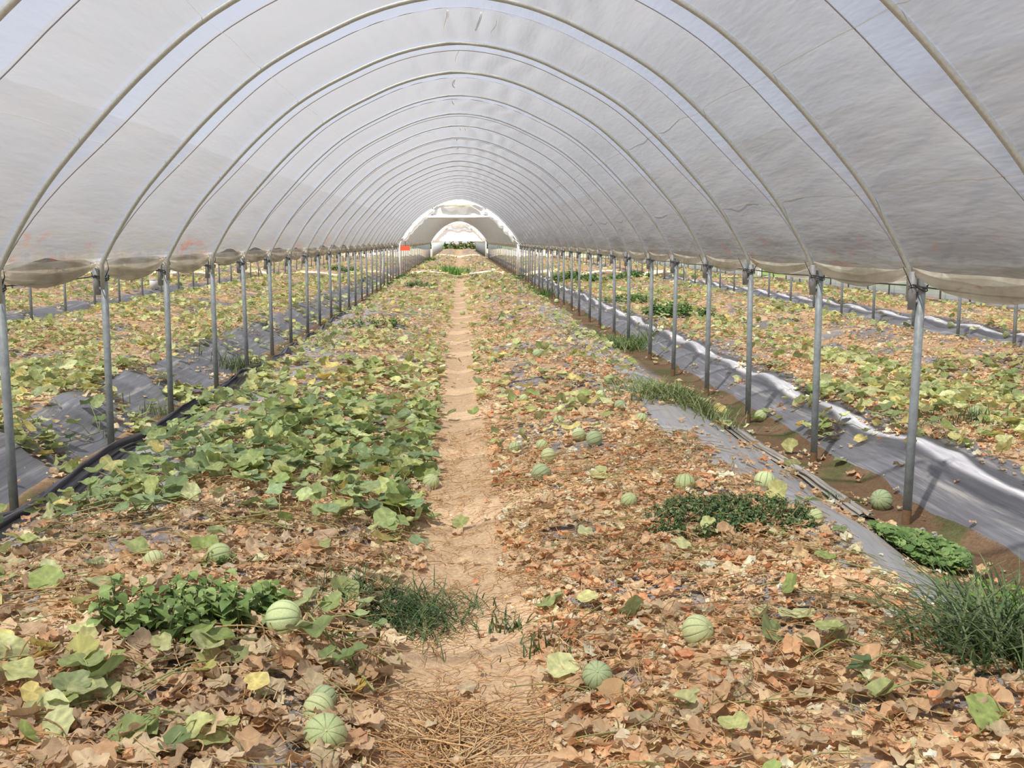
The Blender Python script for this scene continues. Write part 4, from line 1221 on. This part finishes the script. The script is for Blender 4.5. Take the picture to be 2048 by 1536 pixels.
# clover with white flower heads
def clover(px, py, w, dpt, h, n, label, seed):
    p = at(px, py); g = np.random.default_rng(seed); root = empty('clover_patch', p); tag(root, label, 'clover')
    b = MB(); st = MB()
    cols = [lin(128, 162, 92), lin(144, 176, 104), lin(110, 144, 82), lin(160, 186, 118)]
    for _ in range(n):
        a0 = g.uniform(0, 6.28); rr = math.sqrt(g.random())
        x, y = rr * math.cos(a0) * w / 2, rr * math.sin(a0) * dpt / 2
        z0 = gz(p.x + x, p.y + y) - p.z; z = z0 + h * (1 - .55 * rr ** 2) * g.uniform(.6, 1.05)
        st.tube([(x * .95, y * .95, z0), (x, y, z)], .0012, 3, cap=False, col=lin(120, 150, 80))
        c = np.array(cols[g.integers(0, 4)]) * g.uniform(.8, 1.1); s = g.uniform(.011, .018); ro = g.uniform(0, 6.28)
        tz_ = g.uniform(0, .9); td_ = g.uniform(.3, 2.8)
        for q in range(3):
            a = ro + q * 2 * PI / 3; an = np.linspace(0, 2 * PI, 9)[:-1]
            cx_, cy_ = x + math.cos(a) * s, y + math.sin(a) * s
            V = np.concatenate([[(cx_, cy_, z)], np.stack([cx_ + s * .95 * np.cos(an), cy_ + s * .95 * np.sin(an), z + tz_ * s * .95 * np.cos(an - td_) + .004 * np.abs(np.sin(an - a))], -1)])
            b.add(V, np.array([[0, 1 + i, 1 + (i + 1) % 8] for i in range(8)]), c)
    b.build('foliage', M_GREEN, root); st.build('stem', M_GREEN, root)
    for (fx, fy) in ((.02, .02), (.05, -.06), (.03, -.12), (-.18, .02)):
        f = MB(); z = h * 1.12
        for _ in range(46):
            d = g.normal(0, 1, 3); d /= np.linalg.norm(d); d[2] = abs(d[2]) * .8
            f.tube([np.array([fx, fy, z]), np.array([fx, fy, z]) + d * .016], [.003, .0018], 3, cap=False, col=lin(226, 228, 214))
        f.tube([(fx, fy, 0), (fx, fy, z)], .0014, 4, cap=False, col=lin(120, 150, 80))
        f.build('flower', M_GREEN, root)
    return root
clover(1838, 1118, .50, .56, .14, 560, 'clover patch with white flower heads at the foot of the nearest right post', 50)
# pale withered leaf lying on the clover
pc = at(1870, 1112)
o = link('withered_leaf', np_mesh('withered_leaf', hi.V[3], hi.T, np.broadcast_to(np.array(lin(222, 214, 184)), (len(hi.V[3]), 3)), True, [M_DRY]), loc=(pc.x, pc.y, pc.z + .10))
o.scale = (.06, .045, .03); tag(o, 'pale cream withered leaf lying on the clover patch', 'leaf')

# ------------------------------------------------------------------ foreground melon vines with leaves of their own
gm = LeafSet(6, 30, False, 10, 91)
def green_leaf_meshes(cols):
    res = []
    for q in range(10):
        res.append(np_mesh('leaf', gm.V[q], gm.T, np.clip(np.array(cols[q % len(cols)])[None] * gm.S[q][:, None], 0, .9), True, [M_GREEN]))
    return res
LG = green_leaf_meshes([lin(142, 160, 108), lin(156, 172, 112), lin(128, 148, 100), lin(168, 176, 126)])
LY = green_leaf_meshes([lin(206, 190, 110), lin(196, 196, 120), lin(210, 180, 96)])
LK = green_leaf_meshes([lin(118, 140, 92), lin(132, 152, 94), lin(108, 130, 88)])
LT = green_leaf_meshes([lin(196, 168, 132), lin(176, 154, 126)])
def vine(label, pts, leaves, seed):
    """pts: pixels the runner passes over; leaves: (px, py, radius m, height m, mesh list)"""
    g = np.random.default_rng(seed); p0 = at(*pts[0]); root = empty('melon_vine', p0); tag(root, label, 'melon vine')
    P = [at(*q) for q in pts]; Pn = np.array([(q.x - p0.x, q.y - p0.y, q.z - p0.z + .045 + .02 * (i % 2)) for i, q in enumerate(P)])
    m = 8 * (len(Pn) - 1) + 1; tq = np.linspace(0, len(Pn) - 1, m)
    Pi = np.stack([np.interp(tq, np.arange(len(Pn)), Pn[:, k]) for k in range(3)], -1)
    for _ in range(3): Pi[1:-1] = (Pi[:-2] + Pi[1:-1] * 2 + Pi[2:]) / 4
    b = MB(); b.tube(Pi, .0042, 6, col=lin(176, 184, 122)); b.build('runner', M_GREEN, root)
    for (px, py, r, h, ms) in leaves:
        q = at(px, py); q2 = Vector((q.x - p0.x, q.y - p0.y, q.z - p0.z + h))
        o = link('leaf', ms[int(g.integers(0, 10))], root, loc=q2)
        a = g.uniform(0, 6.28); t_ = g.uniform(.1, .65)
        o.rotation_euler = Matrix(rotm(np.array([a]), np.array([t_]), np.array([g.uniform(3.6, 5.8)]))[0].tolist()).to_euler(); o.scale = (r, r, r)
        j = int(np.argmin(((Pi[:, :2] - np.array([q2.x, q2.y])) ** 2).sum(1))); s0 = Pi[j]
        b = MB(); mid = (np.array(q2) + s0) / 2 + np.array([0, 0, .03])
        b.tube([s0, mid, np.array(q2) + np.array([0, 0, .004])], [.0032, .0028, .0024], 5, col=lin(178, 190, 130)); b.build('leaf_stalk', M_GREEN, root)
    return root
vine('melon vine with drooping grey green leaves just right of the near weeds and melon', [(590, 1215), (640, 1290), (690, 1340), (750, 1420)],
     [(620, 1250, .06, .10, LG), (665, 1262, .055, .11, LG), (640, 1310, .07, .10, LG), (600, 1300, .05, .08, LG), (690, 1370, .05, .09, LK), (712, 1360, .05, .10, LG), (655, 1350, .05, .06, LG), (735, 1245, .05, .07, LG), (760, 1280, .035, .06, LG), (705, 1300, .03, .05, LK), (720, 1395, .035, .04, LY)], 101)
vine('wilting melon vine with grey green leaves in the bottom left corner', [(120, 1420), (230, 1400), (330, 1450), (420, 1480)],
     [(215, 1400, .075, .08, LG), (160, 1345, .075, .05, LY), (250, 1440, .05, .05, LT), (300, 1480, .06, .04, LG), (60, 1470, .06, .05, LT), (255, 1500, .07, .04, LG), (345, 1525, .06, .05, LG), (410, 1370, .045, .05, LY), (480, 1335, .045, .04, LG), (370, 1330, .04, .03, LG)], 102)
vine('melon vine with upright yellow green leaves at the left beside the folded film', [(250, 1000), (350, 1030), (440, 1060), (560, 1050)],
     [(195, 985, .07, .13, LG), (220, 1000, .055, .09, LG), (275, 1020, .05, .09, LG), (355, 1010, .07, .11, LG), (375, 990, .05, .12, LG), (440, 1010, .05, .07, LG), (498, 1030, .075, .06, LG), (560, 1000, .055, .09, LG), (110, 1070, .06, .08, LG), (150, 1050, .05, .08, LK), (90, 1085, .05, .06, LG)], 103)
vine('lush melon vine with broad dark green leaves in the middle of the left bed', [(300, 930), (400, 900), (480, 880), (560, 850)],
     [(300, 920, .085, .10, LK), (340, 900, .08, .11, LK), (385, 905, .07, .10, LK), (420, 870, .07, .12, LG), (450, 890, .06, .10, LK), (500, 880, .07, .10, LK), (460, 850, .06, .11, LG), (530, 870, .06, .09, LK), (390, 870, .06, .10, LK), (360, 870, .07, .10, LK), (480, 830, .07, .11, LG), (540, 800, .08, .13, LG), (560, 820, .07, .12, LG)], 104)
vine('melon vine with pale broad leaves in the centre of the left bed', [(600, 830), (660, 880), (720, 920), (800, 960)],
     [(640, 800, .08, .13, LG), (645, 880, .07, .12, LK), (680, 910, .075, .08, LK), (720, 885, .08, .13, LG), (665, 940, .07, .09, LG), (745, 930, .07, .08, LK), (790, 890, .08, .12, LG), (750, 850, .07, .11, LG), (820, 910, .07, .08, LG), (855, 930, .06, .06, LG), (780, 1010, .07, .09, LK), (800, 1030, .06, .08, LG), (850, 1040, .06, .06, LG), (610, 960, .05, .08, LG), (690, 1000, .05, .08, LY)], 105)
vine('vine with pale yellow leaves at the back of the lush patch', [(640, 780), (680, 775), (720, 780)],
     [(652, 772, .09, .08, LY), (687, 770, .09, .09, LY), (710, 772, .07, .09, LY), (700, 790, .07, .08, LG)], 106)
vine('melon vine with green leaves spilling onto the left verge by the round melon', [(800, 1000), (830, 1040), (870, 1055)],
     [(775, 1030, .06, .10, LK), (805, 1000, .055, .09, LG), (840, 1020, .05, .07, LG), (868, 1048, .05, .04, LG), (820, 965, .05, .08, LG)], 107)
vine('melon vine with green leaves at the corner of the first left tunnel', [(20, 900), (60, 880), (120, 900), (200, 880)],
     [(30, 880, .07, .10, LY), (60, 905, .08, .10, LG), (95, 890, .07, .11, LK), (120, 920, .08, .09, LG), (140, 900, .07, .09, LK), (90, 925, .07, .06, LY), (180, 830, .08, .11, LK), (200, 860, .07, .08, LK), (225, 880, .06, .05, LK), (150, 870, .07, .10, LG), (60, 860, .07, .11, LY)], 108)
vine('sprawling melon vine with bare looping stems on the near right bed', [(1600, 1350), (1680, 1310), (1760, 1330), (1850, 1370), (1900, 1400)],
     [(1720, 1365, .05, .05, LK), (1740, 1385, .04, .03, LG), (1680, 1300, .04, .06, LT), (1760, 1420, .06, .05, LT), (1890, 1440, .06, .07, LT)], 109)
vine('single yellow green leaf pair on bare film right of the second right post', [(1600, 862), (1640, 850), (1680, 860)],
     [(1602, 862, .055, .05, LY), (1655, 835, .05, .06, LY), (1690, 845, .05, .06, LG), (1730, 880, .05, .07, LG)], 110)
vine('vine with large green leaves behind the nearest right post', [(1780, 850), (1840, 870), (1900, 840)],
     [(1775, 835, .07, .08, LG), (1800, 850, .06, .08, LG), (1865, 870, .08, .10, LG), (1880, 830, .07, .09, LG), (2025, 765, .09, .10, LK), (1960, 780, .06, .07, LG), (1820, 895, .05, .04, LY)], 111)

# large tan leaf by the blue green melon
pc = at(1228, 1408)
o = link('withered_leaf', np_mesh('withered_leaf', gm.V[1], gm.T, np.broadcast_to(np.array(lin(220, 186, 142)), (len(gm.V[1]), 3)), True, [M_DRY]), loc=(pc.x, pc.y, pc.z + .03))
o.scale = (.07, .06, .05); o.rotation_euler = (.6, 0, .5); tag(o, 'large fan shaped tan leaf in front of the blue green melon', 'leaf')

# ------------------------------------------------------------------ small far things
pb = at(308, 579)
b = MB(); b.tube([(0, 0, 0), (0, 0, .28)], [.11, .13], 16); rb = b.build('white_bucket', M_WHITE, loc=(pb.x, pb.y, pb.z))
b = MB(); b.tube([(0, 0, .275), (0, 0, .295)], .137, 16); b.build('rim', M_WHITE, rb)
tag(rb, 'white plastic bucket among leaves far off in the left tunnels', 'bucket')
pr = at(803, 506)
b = MB(); b.box((0, 0, .62), (.42, .03, .2)); rb = b.build('red_tag', M_RED, loc=(-2.47, 49.97, .75), smooth=False)
tag(rb, 'small red tag hanging beside the left white end post', 'tag')
b = MB(); b.box((0, 0, 0), (.02, .02, .5), col=None); q = b.build('hanger', M_WIRE, rb, loc=(0, .01, .8))
# end of the field
def hedge(x, y, w, h, seed, label):
    g = np.random.default_rng(seed); b = MB()
    n = 420
    for _ in range(n):
        c = np.array([g.uniform(-.5, .5) * w, g.normal(0, .8), abs(g.normal(0, .42)) * h]); s = g.uniform(.12, .3)
        V = g.normal(0, s, (4, 3)) + c; V[:, 2] = np.maximum(V[:, 2], 0)
        b.add(V, np.array([[0, 1, 2], [1, 2, 3]]), np.array([lin(74, 92, 50), lin(96, 112, 64), lin(120, 108, 78)][g.integers(0, 3)]))
    tag(b.build('hedge', M_GREEN, loc=(x, y, .05)), label, 'hedge')
hedge(-4, 200, 9, 1.3, 1, 'dark far hedge seen through the tunnels, left part')
hedge(4, 202, 8, 1.5, 2, 'dark far hedge seen through the tunnels, right part')
print('posts', npost, 'objects', len(bpy.data.objects))
